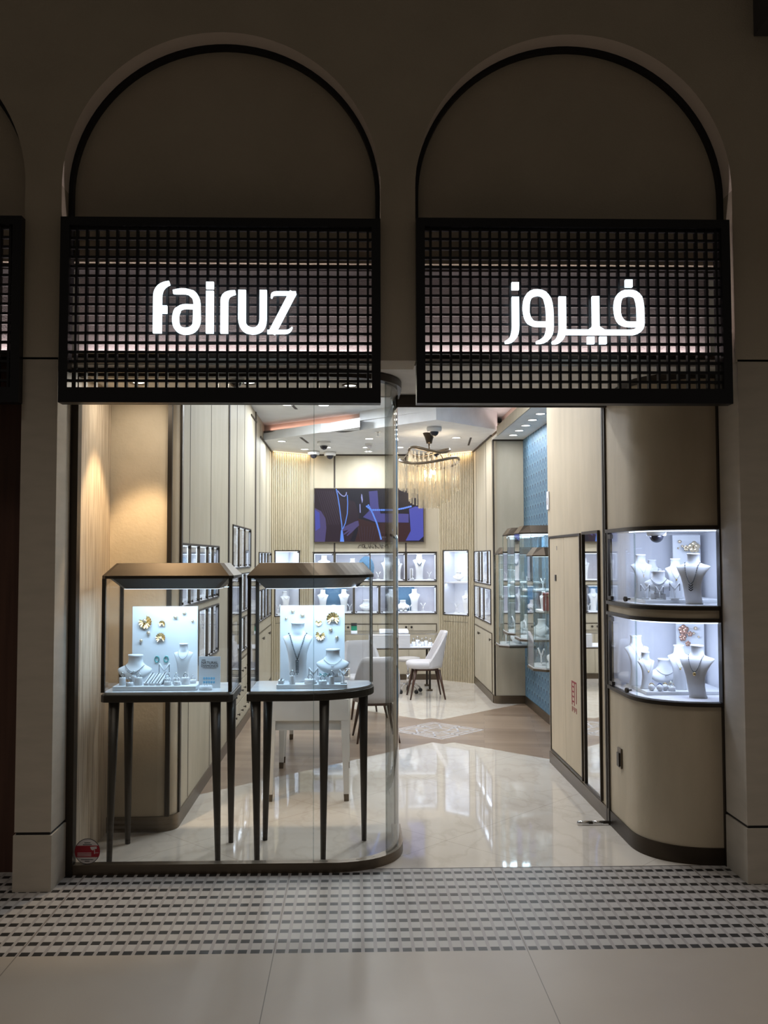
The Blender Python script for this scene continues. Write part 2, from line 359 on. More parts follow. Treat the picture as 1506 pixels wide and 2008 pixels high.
# ================================================================== MALL FACADE
FY = 4.39; TOP = 5.3; SPR = 3.35
OPEN = [(-3.12, -1.585), (-1.41, 0.13), (0.30, 1.86)]
f = B('plaster_mall')
def arch_cols(mb, xl, xr, y0, y1, n=48):
    cx, r = (xl + xr) / 2, (xr - xl) / 2
    for i in range(n):
        a0, a1 = PI - PI * i / n, PI - PI * (i + 1) / n
        xa, za, xb, zb = cx + r * math.cos(a0), SPR + r * math.sin(a0), cx + r * math.cos(a1), SPR + r * math.sin(a1)
        vs = [(xa, y0, za), (xb, y0, zb), (xb, y0, TOP), (xa, y0, TOP), (xa, y1, za), (xb, y1, zb), (xb, y1, TOP), (xa, y1, TOP)]
        mb.add(vs, [(0, 1, 2, 3), (7, 6, 5, 4), (2, 6, 7, 3)]); mb.use('plaster_reveal_lit').add([vs[0], vs[1], vs[5], vs[4]], [(0, 1, 2, 3)], True); mb.use('plaster_mall')
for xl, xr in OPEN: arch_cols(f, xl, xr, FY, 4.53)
f.box(-1.585, -1.41, FY, 4.53, 2.5, TOP); f.box(0.13, 0.30, FY, 4.53, 2.5, TOP); f.box(1.86, 4.2, FY, 4.53, 2.5, TOP); f.box(-4.4, -3.12, FY, 4.53, 0, TOP)
f.box(-1.41, 0.13, 4.53, 4.60, 3.02, 4.4); f.box(0.30, 1.86, 4.53, 4.60, 3.02, 4.4); f.box(-3.12, -1.585, 4.53, 4.60, 3.02, 4.4); f.box(0.13, 0.30, 4.53, 4.6, 2.5, 4.4)
struct('wall_front', f)
for i, (xa, xb, yb) in enumerate([(-1.585, -1.415, 4.66), (1.87, 4.2, 4.70)]):
    g = B('stone_pier').box(xa, xb, FY, yb, 0.272, 2.51); g.use('black_metal').box(xa + 0.006, xb - 0.006, FY + 0.006, yb, 0.258, 0.272)
    g.use('stone_pier').box(xa - 0.004, xb + 0.004, FY - 0.004, yb, 0.0, 0.258); struct('wall_pier', g)
# black rim inside each arch
for i, (xl, xr) in enumerate(OPEN):
    g = B('black_metal'); cx, r = (xl + xr) / 2, (xr - xl) / 2; n = 48
    pts = [(cx - r, 2.9)] + [(cx - r * math.cos(PI * k / n), SPR + r * math.sin(PI * k / n)) for k in range(n + 1)] + [(cx + r, 2.9)]
    pin = [(cx - r + 0.022, 2.9)] + [(cx - (r - 0.022) * math.cos(PI * k / n), SPR + (r - 0.022) * math.sin(PI * k / n)) for k in range(n + 1)] + [(cx + r - 0.022, 2.9)]
    for k in range(len(pts) - 1): g.prism_y([pts[k], pts[k + 1], pin[k + 1], pin[k]], 4.495, 4.53)
    struct('trim_%d' % (i + 1), g)
# glowing sign fascia behind the grilles and its light trough
for i, (xl, xr) in enumerate(OPEN):
    g = B('fascia').box(xl, xr, 4.70, 4.76, 2.54, 3.02); struct('wall_fascia', g)
    g = B('dark_fascia').box(xl, xr, 4.56, 4.60, 2.99, 3.02); g.box(xl, xr, 4.60, 4.70, 3.012, 3.02); struct('trim_%d' % (i + 4), g)
    t_ = tag(obj('light_trough', B('bronze_dark').box(xl, xr, 4.585, 4.70, 2.541, 2.555).box(xl, xr, 4.585, 4.595, 2.541, 2.577)),
             ['bronze light trough glowing upwards behind the dark grille at the left picture edge', 'bronze light trough glowing upwards behind the grille with latin letters', 'bronze light trough glowing upwards behind the grille with arabic letters'][i], 'light trough', 'light troughs behind the sign grilles')
    obj('light_strip', B('fascia_led').box(xl + 0.02, xr - 0.02, 4.672, 4.682, 2.556, 2.562), t_)
    lamp('AREA', 'fascia_uplight', ((xl + xr) / 2, 4.668, 2.566), 3.0, (1.0, 0.87, 0.86), xr - xl - 0.06, 0.012, target=((xl + xr) / 2, 4.690, 2.65))
# neighbouring shop on the far left: dark brown boards
struct('wall_neighbour', B('brown_wood').box(-3.12, -1.585, 4.66, 4.70, 0, 2.54))
struct('trim_7', B('bronze_dark').box(-1.60, -1.584, 4.60, 4.66, 0, 2.54))
# far right top: dark bulkhead edge
struct('trim_8', B('dark_fascia').box(1.985, 2.3, 4.2, 4.385, 4.13, TOP))
# lattice grilles
def grille(xl, xr, z0, z1, label, nx, nz_):
    t_ = thing('lattice_grille', label, 'grille', ((xl + xr) / 2, 4.36, z0), 0, 'black lattice grilles in the arches'); hw, h = (xr - xl) / 2, z1 - z0
    g = B('black_metal'); fw, fb = 0.042, 0.072
    g.box(-hw, -hw + fw, -0.02, 0.05, 0, h); g.box(hw - fw, hw, -0.02, 0.05, 0, h); g.box(-hw + fw, hw - fw, -0.02, 0.05, 0, fb); g.box(-hw + fw, hw - fw, -0.02, 0.05, h - 0.04, h)
    obj('frame', g, t_)
    g = B('black_metal'); x0, x1, a, b_ = -hw + fw, hw - fw, fb, h - 0.04; n_ = nx
    for i in range(n_): x = x0 + (x1 - x0) * (i + 0.62) / n_; g.box(x - 0.0055, x + 0.0055, 0.0, 0.028, a, b_)
    for j in range(nz_): z = a + (b_ - a) * (j + 0.80) / nz_; g.box(x0, x1, 0.005, 0.022, z - 0.006, z + 0.006)
    obj('lattice', g, t_)
    return t_
grille(-1.398, 0.128, 2.285, 3.178, 'black metal lattice grille carrying the white latin letters', 30, 17)
grille(0.30, 1.825, 2.285, 3.185, 'black metal lattice grille carrying the white arabic letters', 30, 17)
grille(-3.10, -1.582, 2.285, 3.18, 'black metal lattice grille cut off by the left picture edge', 30, 17)
# ------------------------------------------------------------------ illuminated letters
def stroke(mb, pts, w, y0=-0.018, y1=0.0, k=0):
    P2 = [Vector(p) for p in pts]; L, R_ = [], []
    ww = w if isinstance(w, (list, tuple)) else [w] * len(P2)
    for i, p in enumerate(P2):
        if i == 0: d = P2[1] - P2[0]; s_ = 1
        elif i == len(P2) - 1: d = P2[-1] - P2[-2]; s_ = 1
        else:
            a = (P2[i] - P2[i - 1]).normalized(); b_ = (P2[i + 1] - P2[i]).normalized(); d = a + b_; s_ = 1 / max(0.5, math.sqrt(max(0.01, (1 + a.dot(b_)) / 2)))
        d = d.normalized(); nrm = Vector((-d.y, d.x)) * ww[i] / 2 * s_; L.append(p + nrm); R_.append(p - nrm)
    for i in range(len(P2) - 1): mb.prism_y([tuple(L[i]), tuple(L[i + 1]), tuple(R_[i + 1]), tuple(R_[i])], y0 - k * 0.0002, y1)
    return mb
def bez(p0, p1, p2, p3, n=8):
    return [tuple(((1 - t) ** 3) * a + 3 * ((1 - t) ** 2) * t * b_ + 3 * (1 - t) * t * t * c_ + t ** 3 * d for a, b_, c_, d in zip(p0, p1, p2, p3)) for t in [i / n for i in range(n + 1)]]
LS = (4.34 / 1800) / 2.282      # metres per crop pixel, latin sign
def lat(px, py): return ((px - 448) * LS, (590 - py) * LS)
def latin():
    t_ = thing('shop_sign', 'glowing white letters reading fairuz on the black grille', 'sign', (-0.956, 4.335, 2.608), 0, 'illuminated shop names')
    def letter(strokes, w):
        g = B('letter_light')
        for i, s_ in enumerate(strokes):
            pts, ww = (s_ if isinstance(s_, tuple) else (s_, w)); stroke(g, [lat(*p) for p in pts], [q_ * LS for q_ in ww] if isinstance(ww, list) else ww * LS, k=i)
        obj('letter', g, t_)
    letter([([(472, 585), (472, 420)] + bez((472, 420), (473, 385), (490, 366), (525, 357), 8)[1:], [38] * 2 + [38, 37, 35, 32, 29, 25, 21, 17]), ([(488, 478), (515, 478)], 34)], 38)
    letter([([(541, 398)] + bez((560, 396), (620, 388), (646, 410), (648, 450), 8) + [(648, 520)] + bez((648, 520), (648, 560), (630, 575), (598, 576), 7)[1:] + bez((598, 576), (565, 575), (553, 555), (553, 520), 7)[1:] + bez((553, 520), (553, 480), (570, 464), (600, 464), 7)[1:] + [(648, 466)],
              [16, 22] + [24] * 3 + [30] * 5 + [34] + [33] * 1 + [30] * 6 + [30] * 7 + [28] * 3 + [20] * 5)], 30)
    letter([([(706, 585), (706, 393)], 34), ([(706, 383), (706, 352)], 34)], 34)
    letter([([(771, 585), (771, 440)] + bez((771, 440), (771, 415), (785, 402), (820, 399), 6)[1:], [34, 34, 34, 33, 30, 26, 22, 18])], 34)
    letter([([(850, 388), (850, 520)] + bez((850, 520), (850, 558), (870, 572), (898, 574), 7)[1:] + bez((898, 574), (928, 574), (944, 556), (945, 520), 7)[1:] + [(945, 388)], [34] * 2 + [32] * 5 + [30] * 4 + [32] * 6)], 33)
    letter([([(982, 424)] + bez((984, 412), (988, 402), (998, 402), (1020, 402), 4) + [(1092, 402)], [6, 10, 14, 16, 17, 17, 17]), ([(1080, 396), (984, 584)], 32), ([(964, 578), (1040, 578)] + bez((1040, 578), (1058, 578), (1068, 572), (1076, 556), 4)[1:], [17, 17, 16, 13, 9, 4])], 32)
latin()
AS = (4.34 / 1800) / 1.966
def ara(px, py): return ((px - 496) * AS, (545 - py) * AS)
def arabic():
    t_ = thing('shop_sign', 'glowing white arabic letters on the black grille', 'sign', (0.722, 4.335, 2.563), 0, 'illuminated shop names')
    def letter(strokes):
        g = B('letter_light')
        for i, (pts, ww) in enumerate(strokes): stroke(g, [ara(*p) for p in pts], [q_ * AS for q_ in ww] if isinstance(ww, list) else ww * AS, k=i)
        obj('letter', g, t_)
    # zay
    letter([([(538, 356), (538, 470)] + bez((538, 470), (538, 510), (525, 530), (496, 536), 7)[1:], [28, 28, 28, 28, 26, 23, 20, 15, 9]), ([(524, 313), (552, 313)], 29)])
    # waw: loop and tail
    loop = bez((673, 430), (672, 365), (660, 338), (626, 338), 7) + bez((626, 338), (592, 338), (580, 360), (580, 402), 7)[1:] + bez((580, 402), (580, 445), (596, 462), (622, 463), 7)[1:] + [(672, 463)]
    letter([(loop, [28] * 4 + [24] * 4 + [26] * 7 + [24] * 4 + [20] * 4), ([(673, 420), (673, 470)] + bez((673, 470), (673, 512), (655, 530), (618, 536), 7)[1:], [28, 28, 28, 28, 26, 23, 20, 15, 9])])
    # ra
    letter([([(722, 354), (722, 480)] + bez((722, 480), (720, 518), (705, 533), (680, 537), 7)[1:], [28, 28, 28, 28, 26, 23, 20, 15, 9])])
    # ya with two dots, joined to fa
    letter([([(728, 494), (1000, 494)], 20), ([(853, 352), (853, 480)], 28), ([(853, 470), (820, 494)], 14), ([(853, 470), (888, 494)], 14), ([(818, 526), (846, 526)], 28), ([(866, 526), (894, 526)], 28)])
    l2 = bez((1030, 420), (1030, 350), (1018, 338), (985, 338), 7) + bez((985, 338), (950, 338), (938, 358), (938, 400), 7)[1:] + bez((938, 400), (938, 445), (955, 462), (985, 462), 7)[1:] + [(1030, 462)]
    letter([(l2, [28] * 4 + [24] * 4 + [26] * 7 + [24] * 4 + [20] * 4), ([(1030, 415), (1030, 455)] + bez((1030, 455), (1030, 480), (1020, 492), (990, 494), 6)[1:], [28] * 3 + [26, 24, 22, 21, 20]), ([(971, 300), (999, 300)], 29)])
arabic()
# ================================================================== FLOORS
struct('floor', B('mall_tile').box(-6, 6, -3, 3.69, -0.06, 0))
struct('floor', B('mosaic').box(-6, 6, 3.69, 4.655, -0.06, 0))
FL = lambda m_, poly: struct('floor', B(m_).prism(poly, -0.06, 0))
a_, b1, c1, d1 = (0.658, 7.77), (0.742, 7.69), (0.831, 7.765), (1.9, 6.70)
FL('marble_floor', [(-1.45, 4.655), (2.3, 4.655), (2.3, 6.30), c1, b1, a_, (-1.45, 5.70)])
e1, f1, g1 = (0.655, 8.86), (0.745, 8.934), (0.834, 8.85)
FL('marble_floor', [(-1.45, 10.9), e1, f1, g1, (2.3, 10.28), (2.3, 11.9), (-1.45, 11.9)])
MC = (0.745, 8.31)
ml, mt, mr, mbm = (0.33, 8.31), (0.745, 8.72), (1.18, 8.31), (0.745, 7.87)
FL('wood_floor', [(-1.45, 5.70), a_, b1, mbm, ml, mt, f1, e1, (-1.45, 10.9)])
FL('wood_floor', [b1, c1, (2.3, 6.30), (2.3, 10.28), g1, f1, mt, mr, mbm])
struct('floor', B('wood_pale').prism([ml, mbm, mr, mt], -0.06, 0))
# inlay of the medallion
mat('inlay', (0.56, 0.54, 0.56), 0.3)
g = B('inlay')
def inl(p, q_, w_=0.008):
    p, q_ = Vector(p), Vector(q_); d = (q_ - p).normalized(); nn = Vector((-d.y, d.x)) * w_
    g.prism([tuple(p - nn), tuple(q_ - nn), tuple(q_ + nn), tuple(p + nn)], 0.0, 0.0012)
for s0 in (0.40, 0.33, 0.12):
    cs = [(MC[0] + s0 * 1.03 * math.cos(PI / 2 * k), MC[1] + s0 * math.sin(PI / 2 * k)) for k in range(4)]
    for k in range(4): inl(cs[k], cs[(k + 1) % 4])
for k in range(8):
    a = PI / 4 * k + PI / 8; inl((MC[0] + 0.12 * math.cos(a), MC[1] + 0.12 * math.sin(a)), (MC[0] + 0.30 * math.cos(a + 0.25), MC[1] + 0.30 * math.sin(a + 0.25)))
    inl((MC[0] + 0.20 * math.cos(a), MC[1] + 0.20 * math.sin(a)), (MC[0] + 0.20 * math.cos(a + PI / 4), MC[1] + 0.20 * math.sin(a + PI / 4)))
struct('floor_inlay', g)
# metal threshold line
struct('trim_9', B('seam').box(-1.42, 1.88, 4.653, 4.657, 0, 0.001))
# ================================================================== SHOPFRONT FRAME, GLASS
sill = [(-1.415, 4.63)] + [(-0.13, 4.63)] + arc(-0.13, 4.995, 0.365, 0.365, -PI / 2, 0, 14, 2.3)[1:] + [(0.235, 5.26)]
RT = [(1.488, 5.36), (1.488, 5.0)] + arc(1.875, 5.0, 0.387, 0.345, PI, PI * 1.5, 18, 2.35)[1:]
def off(path, d):
    P2 = [Vector(p) for p in path]; o_ = []
    for i, p in enumerate(P2):
        dd = (P2[min(i + 1, len(P2) - 1)] - P2[max(i - 1, 0)]).normalized(); o_.append(tuple(p + Vector((-dd.y, dd.x)) * d))
    return o_
wn = B('bronze').ribbon(off(sill, -0.025), 0.0, 0.048, 0.05)
g = B('bronze_dark').ribbon(off(sill, -0.025), 2.462, 2.50, 0.05)
win = struct('window_1', wn); struct('window_head', g, parent=win)
obj('window_jamb', B('bronze_dark').box(-1.425, -1.378, 4.60, 4.66, 0.0, 2.50), win)
obj('glass_pane', B('glass_shop').box(-1.378, -0.204, 4.626, 4.634, 0.048, 2.462), win)
obj('glass_pane', MB().use('glass_shop').ribbon(off([(-0.2, 4.63)] + sill[1:10], -0.005), 0.048, 2.462, 0.010), win)
obj('glass_pane', MB().use('glass_smoke').ribbon(off(sill[9:], -0.005), 0.048, 2.462, 0.010), win, label='darker silvery curved end of the shop window glass')
obj('glass_joint', B('glass_edge').box(-0.204, -0.200, 4.625, 4.635, 0.048, 2.462), win)
obj('glass_edge', B('glass_bevel').box(0.224, 0.236, 5.24, 5.26, 0.048, 2.44), win)
obj('door_jamb', B('seam').box(0.226, 0.246, 5.262, 5.30, 0.0, 2.45), win)
# CCTV sticker on the glass
t_ = thing('warning_sticker', 'round red and white camera warning sticker low on the window', 'sticker', (-1.312, 4.6255, 0.109))
g = B('ink').prism_y([(0.062 * math.cos(a * PI / 18), 0.062 * math.sin(a * PI / 18)) for a in range(36)], -0.0012, 0); obj('backing', g, t_)
g = B('sticker_white').prism_y([(0.059 * math.cos(a * PI / 18), 0.059 * math.sin(a * PI / 18)) for a in range(36)], -0.0016, -0.0012); obj('disc', g, t_)
pp = [(0.0615 * math.cos(math.radians(a)), 0.0615 * math.sin(math.radians(a))) for a in range(-27, 28, 6)] + [(0.0615 * math.cos(math.radians(a)), 0.0615 * math.sin(math.radians(a))) for a in range(153, 208, 6)]
obj('red_band', B('sticker_red').prism_y(pp, -0.0021, -0.0016), t_, label='dark red band across the sticker')
g = B('sticker_white').prism_y([(0.014, 0.022), (0.046, 0.024), (0.046, 0.012), (0.034, 0.012), (0.028, 0.004), (0.018, 0.010)], -0.0026, -0.0021)
g.prism_y([(0.034, 0.012), (0.037, 0.012), (0.037, -0.012), (0.034, -0.012)], -0.0026, -0.0021); g.prism_y([(0.037, -0.006), (0.055, -0.006), (0.055, -0.008), (0.037, -0.008)], -0.0026, -0.0021)
for k in range(3): g.prism_y([(-0.048, -0.006 - k * 0.007), (0.020, -0.006 - k * 0.007), (0.020, -0.0085 - k * 0.007), (-0.048, -0.0085 - k * 0.007)], -0.0026, -0.0021)
g.use('ink')
for z, w_ in ((0.043, 0.015), (0.034, 0.022), (-0.038, 0.030), (-0.046, 0.012)): g.prism_y([(-w_, z), (w_, z), (w_, z - 0.003), (-w_, z - 0.003)], -0.0022, -0.0016)
obj('print', g, t_)
# header over the doorway and soffit
struct('ceiling', B('soffit').box(-1.43, 1.90, 4.535, 5.43, 2.505, 2.54))
dh = struct('door_1', B('bronze_dark').box(0.226, 1.49, 5.35, 5.43, 2.444, 2.504))
obj('door_track', B('seam').box(0.24, 1.488, 5.335, 5.35, 2.43, 2.446), dh)
# window alcove walls (left)
struct('wall_window_side', B('travertine').box(-1.46, -1.40, 4.64, 5.34, 0, 2.505))
g = B('panel_tan').box(-1.40, -1.12, 5.31, 5.37, 0.085, 2.505)
g.ribbon(off([(-1.12, 5.31)] + arc(-1.12, 5.41, 0.10, 0.10, -PI / 2, 0, 8)[1:], 0), 0.085, 2.505, 0.04); struct('wall_window_back', g)
g = B('bronze'); g.ribbon([(-1.40, 5.302), (-1.12, 5.302)] + arc(-1.12, 5.41, 0.108, 0.108, -PI / 2, 0, 8)[1:] + [(-1.012, 9.0)], 0.0, 0.085, 0.008)
g.box(-1.02, -1.012, 9.0, 11.4, 0.0, 0.085); struct('baseboard_left', g)
# ================================================================== INTERIOR WALLS
HI = 3.06; LO = 2.87
FLft = Frame(-1.02, 5.41, PI / 2)      # u = Y - 5.41
FRgt = Frame(1.487, 11.33, -PI / 2)    # u = 11.33 - Y
FBk = Frame(-0.58, 11.72, 0.0)         # u = X + 0.58
CASES = {}
def led_area(F_, u0, u1, d, z, e):
    p = F_.p((u0 + u1) / 2, d, z); lo = lamp('AREA', 'cabinet_led', p, e, COOL, max(0.05, (u1 - u0) * 0.9), 0.03)
    lo.rotation_euler = Euler((math.radians(18), 0, F_.rz)); return lo
def cabinet(F_, u0, u1, z0, z1, depth, label, group, doors=(), knobs=(), back='case_grey', e=None, shelf=None, side_led=False):
    loc = F_.p(u0, 0, z0); W, H_ = u1 - u0, z1 - z0
    t_ = thing('display_cabinet', label, 'display cabinet', loc, F_.rz, group)
    g = B('case_white'); k = 0.006
    g.box(0, W, 0.0, depth, -k, 0.004); g.box(0, W, 0.0, depth, H_ - 0.004, H_ + k); g.box(0, 0.006, 0, depth, 0, H_); g.box(W - 0.006, W, 0, depth, 0, H_)
    obj('casing', g, t_); obj('back_panel', B(back).box(0.006, W - 0.006, depth - 0.006, depth, 0.004, H_ - 0.004), t_)
    g = B('bronze_dark'); fw = 0.010
    g.box(-fw, W + fw, -0.010, 0.0, -fw, 0.001).box(-fw, W + fw, -0.010, 0, H_ - 0.001, H_ + fw).box(-fw, 0.001, -0.010, 0, 0, H_).box(W - 0.001, W + fw, -0.010, 0, 0, H_); obj('frame', g, t_)
    obj('light_strip', B('case_led').box(0.01, W - 0.01, 0.012, 0.022, H_ - 0.010, H_ - 0.004), t_)
    xs = [0.0] + list(doors) + [W]
    for a, b_ in zip(xs, xs[1:]):
        dr = obj('glass_door', B('glass').box(a + 0.003, b_ - 0.003, 0.003, 0.008, 0.006, H_ - 0.006), t_)
        for za, zb_ in ((H_ - 0.020, H_ - 0.006), (0.006, 0.020)): obj('hinge', B('bronze_dark').box(b_ - 0.022, b_ - 0.004, -0.002, 0.010, za, zb_), dr)
        kn = B('bronze_dark'); kn.lathe([(0.0035, 0), (0.0035, 0.012), (0.008, 0.014), (0.008, 0.020)], 0, 0, 0, 10)
        ko = obj('knob', kn, dr, (a + 0.022, 0.003, 0.018)); ko.rotation_euler = (PI / 2, 0, 0)
    for x in doors: obj('divider', B('bronze').box(x - 0.006, x + 0.006, -0.006, 0.012, 0, H_), t_)
    if side_led:
        for x in xs[:-1]: obj('side_light', B('case_led').box(x + 0.009, x + 0.014, 0.015, 0.022, 0.01, H_ - 0.012), t_)
    if shelf: obj('shelf', B('case_white').box(0.008, W - 0.008, 0.02, depth - 0.006, shelf - z0 - 0.012, shelf - z0), t_)
    led_area(F_, u0, u1, 0.03, z1 - 0.014, (e if e else 1.5 + W * 4.0) * 0.42)
    if shelf: led_area(F_, u0, u1, 0.03, shelf - 0.016, 0.45)
    return t_
# ---- left wall
lh = [(5.42 - 5.41, 6.93 - 5.41, 1.262, 1.628), (0.01, 1.52, 0.86, 1.20), (7.74 - 5.41, 9.06 - 5.41, 1.465, 1.82), (2.33, 3.65, 1.06, 1.40), (2.33, 3.65, 0.70, 1.0), (9.87 - 5.41, 11.30 - 5.41, 1.262, 1.60), (4.46, 5.89, 0.86, 1.19)]
struct('wall_left', wall_holes(B('panel_beige'), 0, 6.05, 0.085, 3.2, 0.3, lh), FLft.p(0)[:2] + (0,), FLft.rz)
GL = 'glass cabinets set in the left wall'
cabinet(FLft, *lh[0], 0.24, 'upper lit glass cabinet of the nearest bay on the left wall', GL, doors=(0.33, 0.66, 1.02, 1.26), side_led=True, e=5)
cabinet(FLft, *lh[1], 0.24, 'lower lit glass cabinet of the nearest bay on the left wall', GL, doors=(0.33, 0.66, 1.02, 1.26), side_led=True, e=5)
cabinet(FLft, *lh[2], 0.24, 'tallest-set lit glass cabinet high in the middle bay on the left wall', GL, doors=(0.44, 0.88), side_led=True, e=5)
cabinet(FLft, *lh[3], 0.24, 'centre lit glass cabinet of the middle bay on the left wall', GL, doors=(0.44, 0.88), side_led=True, e=5)
cabinet(FLft, *lh[4], 0.24, 'lowest lit glass cabinet of the middle bay, just above the drawers', GL, doors=(0.44, 0.88), side_led=True, e=4)
cabinet(FLft, *lh[5], 0.24, 'upper lit glass cabinet of the farthest bay on the left wall', GL, doors=(0.36, 0.72, 1.08), side_led=True, e=5)
cabinet(FLft, *lh[6], 0.24, 'lower lit glass cabinet of the farthest bay on the left wall', GL, doors=(0.36, 0.72, 1.08), side_led=True, e=5)
g = B('seam')
for y in (5.724, 6.559): g.box(y - 5.41 - 0.004, y - 5.41 + 0.004, -0.002, 0.0, 1.64, 3.1); g.box(y - 5.41 - 0.003, y - 5.41 + 0.003, -0.002, 0, 0.09, 0.845)
for y in (8.0, 8.55): g.box(y - 5.41 - 0.005, y - 5.41 + 0.005, -0.002, 0, 1.832, 3.1)
for y in (9.95, 10.65, 11.1): g.box(y - 5.41 - 0.005, y - 5.41 + 0.005, -0.002, 0, 1.612, 3.0)
struct('trim_10', g, FLft.p(0)[:2] + (0,), FLft.rz)
g = B('seam')
for y, h in ((7.49, 0.03), (9.50, 0.035)): g.box(y - 5.41 - h, y - 5.41 + h, -0.008, 0, 0.0, 3.1)
struct('trim_11', g, FLft.p(0)[:2] + (0,), FLft.rz)
struct('trim_12', B('bronze_dark').box(-1.075, -1.050, 5.306, 5.33, 0.085, 2.505).box(-1.018, -1.008, 5.40, 5.44, 0.085, 2.7))
g = B('seam').box(3.65, 3.75 + 0.4, -0.01, 0, 2.955, 2.972).box(4.55, 6.0, -0.01, 0, 2.852, 2.872); struct('trim_13', g, FLft.p(0)[:2] + (0,), FLft.rz)
def knob_at(F_, u, z, parent=None, r=0.010):
    kn = B('bronze_dark').lathe([(0.004, 0), (0.004, 0.014), (r, 0.016), (r, 0.024)], 0, 0, 0, 10)
    return kn
# drawers in the middle bay of the left wall
base = thing('drawer_unit', 'beige drawer unit with small bronze knobs under the middle bay of the left wall', 'drawer unit', FLft.p(2.33, 0, 0.1), FLft.rz)
obj('front_frame', B('bronze').box(-0.01, 1.33, -0.008, -0.001, 0.535, 0.545).box(-0.01, 0.0, -0.008, -0.001, 0, 0.54).box(1.32, 1.33, -0.008, -0.001, 0, 0.54), base)
for i in range(3):
    for j in range(3):
        d_ = obj('drawer', B('panel_beige').box(0.01 + i * 0.44, 0.43 + i * 0.44, -0.008, -0.001, 0.01 + j * 0.175, 0.175 + j * 0.175), base, bevel=0.002)
        for uu in (0.12, 0.32):
            kk = obj('knob', knob_at(FLft, 0, 0), d_, (0.01 + i * 0.44 + uu, -0.008, 0.09 + j * 0.175)); kk.rotation_euler = (PI / 2, 0, 0)
def door_unit(F_, u0, u1, z0, z1, splits, label, knob_z):
    t_ = thing('cupboard', label, 'cupboard', F_.p(u0, 0, z0), F_.rz, 'cupboards below the glass cabinets'); W, H_ = u1 - u0, z1 - z0
    obj('frame', B('bronze').box(-0.008, W + 0.008, -0.009, -0.001, H_, H_ + 0.010).box(-0.008, 0, -0.009, -0.001, 0, H_).box(W, W + 0.008, -0.009, -0.001, 0, H_), t_)
    xs = [0] + list(splits) + [W]
    for i, (a, b_) in enumerate(zip(xs, xs[1:])):
        d_ = obj('door', B('panel_beige').box(a + 0.003, b_ - 0.003, -0.007, -0.001, 0.003, H_ - 0.003), t_, bevel=0.002)
        kk = obj('knob', knob_at(F_, 0, 0, r=0.015), d_, ((b_ - 0.035) if i % 2 == 0 else (a + 0.035), -0.007, knob_z - z0)); kk.rotation_euler = (PI / 2, 0, 0)
    return t_
door_unit(FLft, 4.46, 5.89, 0.095, 0.73, (0.36, 0.72, 1.08), 'beige cupboard with arched top shadow in the farthest bay of the left wall', 0.66)
# ---- right wall, front part with closet and mirror
FR1 = Frame(1.487, 7.0, -PI / 2)   # u = 7.0 - Y
g = B('panel_right').box(0, 1.64, 0, 0.05, 0.085, HI + 0.1); struct('wall_right', g, (1.487, 7.0, 0), -PI / 2)
struct('wall_niche_return', B('panel_right').box(1.537, 1.83, 6.95, 7.0, 0, HI))
g = B('bronze'); g.box(1.479, 1.487, 5.36, 7.0, 0, 0.085); struct('baseboard_right', g)
cl = struct('door_2', B('bronze_dark').box(0.062, 1.02, -0.012, -0.001, 1.690, 1.706).box(0.062, 0.078, -0.012, -0.001, 0.105, 1.69).box(1.004, 1.02, -0.012, -0.001, 0.105, 1.69).box(0.062, 1.02, -0.012, -0.001, 0.100, 0.116), (1.487, 7.0, 0), -PI / 2)
for a, b_ in ((0.080, 0.543), (0.547, 1.002)): obj('door_leaf', B('panel_right').box(a, b_, -0.006, -0.001, 0.118, 1.688), cl)
obj('latch', B('bronze_dark').box(0.26, 0.30, -0.011, -0.006, 1.375, 1.42), cl); obj('keyhole', B('silver').box(0.32, 0.335, -0.009, -0.006, 1.60, 1.63), cl)
g = B('ink_red').box(0.735, 0.870, -0.0075, -0.006, 0.70, 0.712).box(0.735, 0.75, -0.0075, -0.006, 0.55, 0.70).box(0.80, 0.815, -0.0075, -0.006, 0.55, 0.70).box(0.855, 0.87, -0.0075, -0.006, 0.57, 0.70)
for k in range(4): g.box(0.752, 0.80, -0.0075, -0.006, 0.57 + k * 0.033, 0.58 + k * 0.033)
for k in range(5): g.box(0.74 + k * 0.03, 0.752 + k * 0.03, -0.0075, -0.006, 0.505 + (k % 2) * 0.012, 0.54)
tg = put('red_notice', g.mesh('red_notice'), (1.487, 7.0, 0), -PI / 2); tag(tg, 'small red printed notice low on the closet door', 'notice')
mr_ = thing('wall_mirror', 'tall narrow bronze framed mirror between closet door and curved cabinet', 'mirror', (1.487, 7.0, 0), -PI / 2)
obj('frame', B('bronze_dark').box(1.090, 1.480, -0.016, -0.001, 1.695, 1.712).box(1.090, 1.104, -0.016, -0.001, 0.11, 1.695).box(1.466, 1.480, -0.016, -0.001, 0.11, 1.695).box(1.09, 1.48, -0.016, -0.001, 0.095, 0.11), mr_)
obj('mirror_glass', B('mirror').box(1.104, 1.466, -0.006, -0.001, 0.11, 1.695), mr_)
struct('trim_14', B('seam').box(1.478, 1.487, 5.405, 5.43, 0.0, 2.505).box(1.476, 1.487, 5.36, 5.378, 0.0, 2.505))
# small switch box high on the wall edge
t_ = thing('wall_switch', 'small white switch box on the wall edge above the hanging vitrines', 'switch', (1.475, 6.96, 1.98)); obj('casing', B('case_white').box(0, 0.011, -0.03, 0.03, -0.07, 0.07), t_, bevel=0.003); obj('button', B('case_grey').box(-0.004, 0, -0.012, 0.012, -0.03, 0.02), t_)
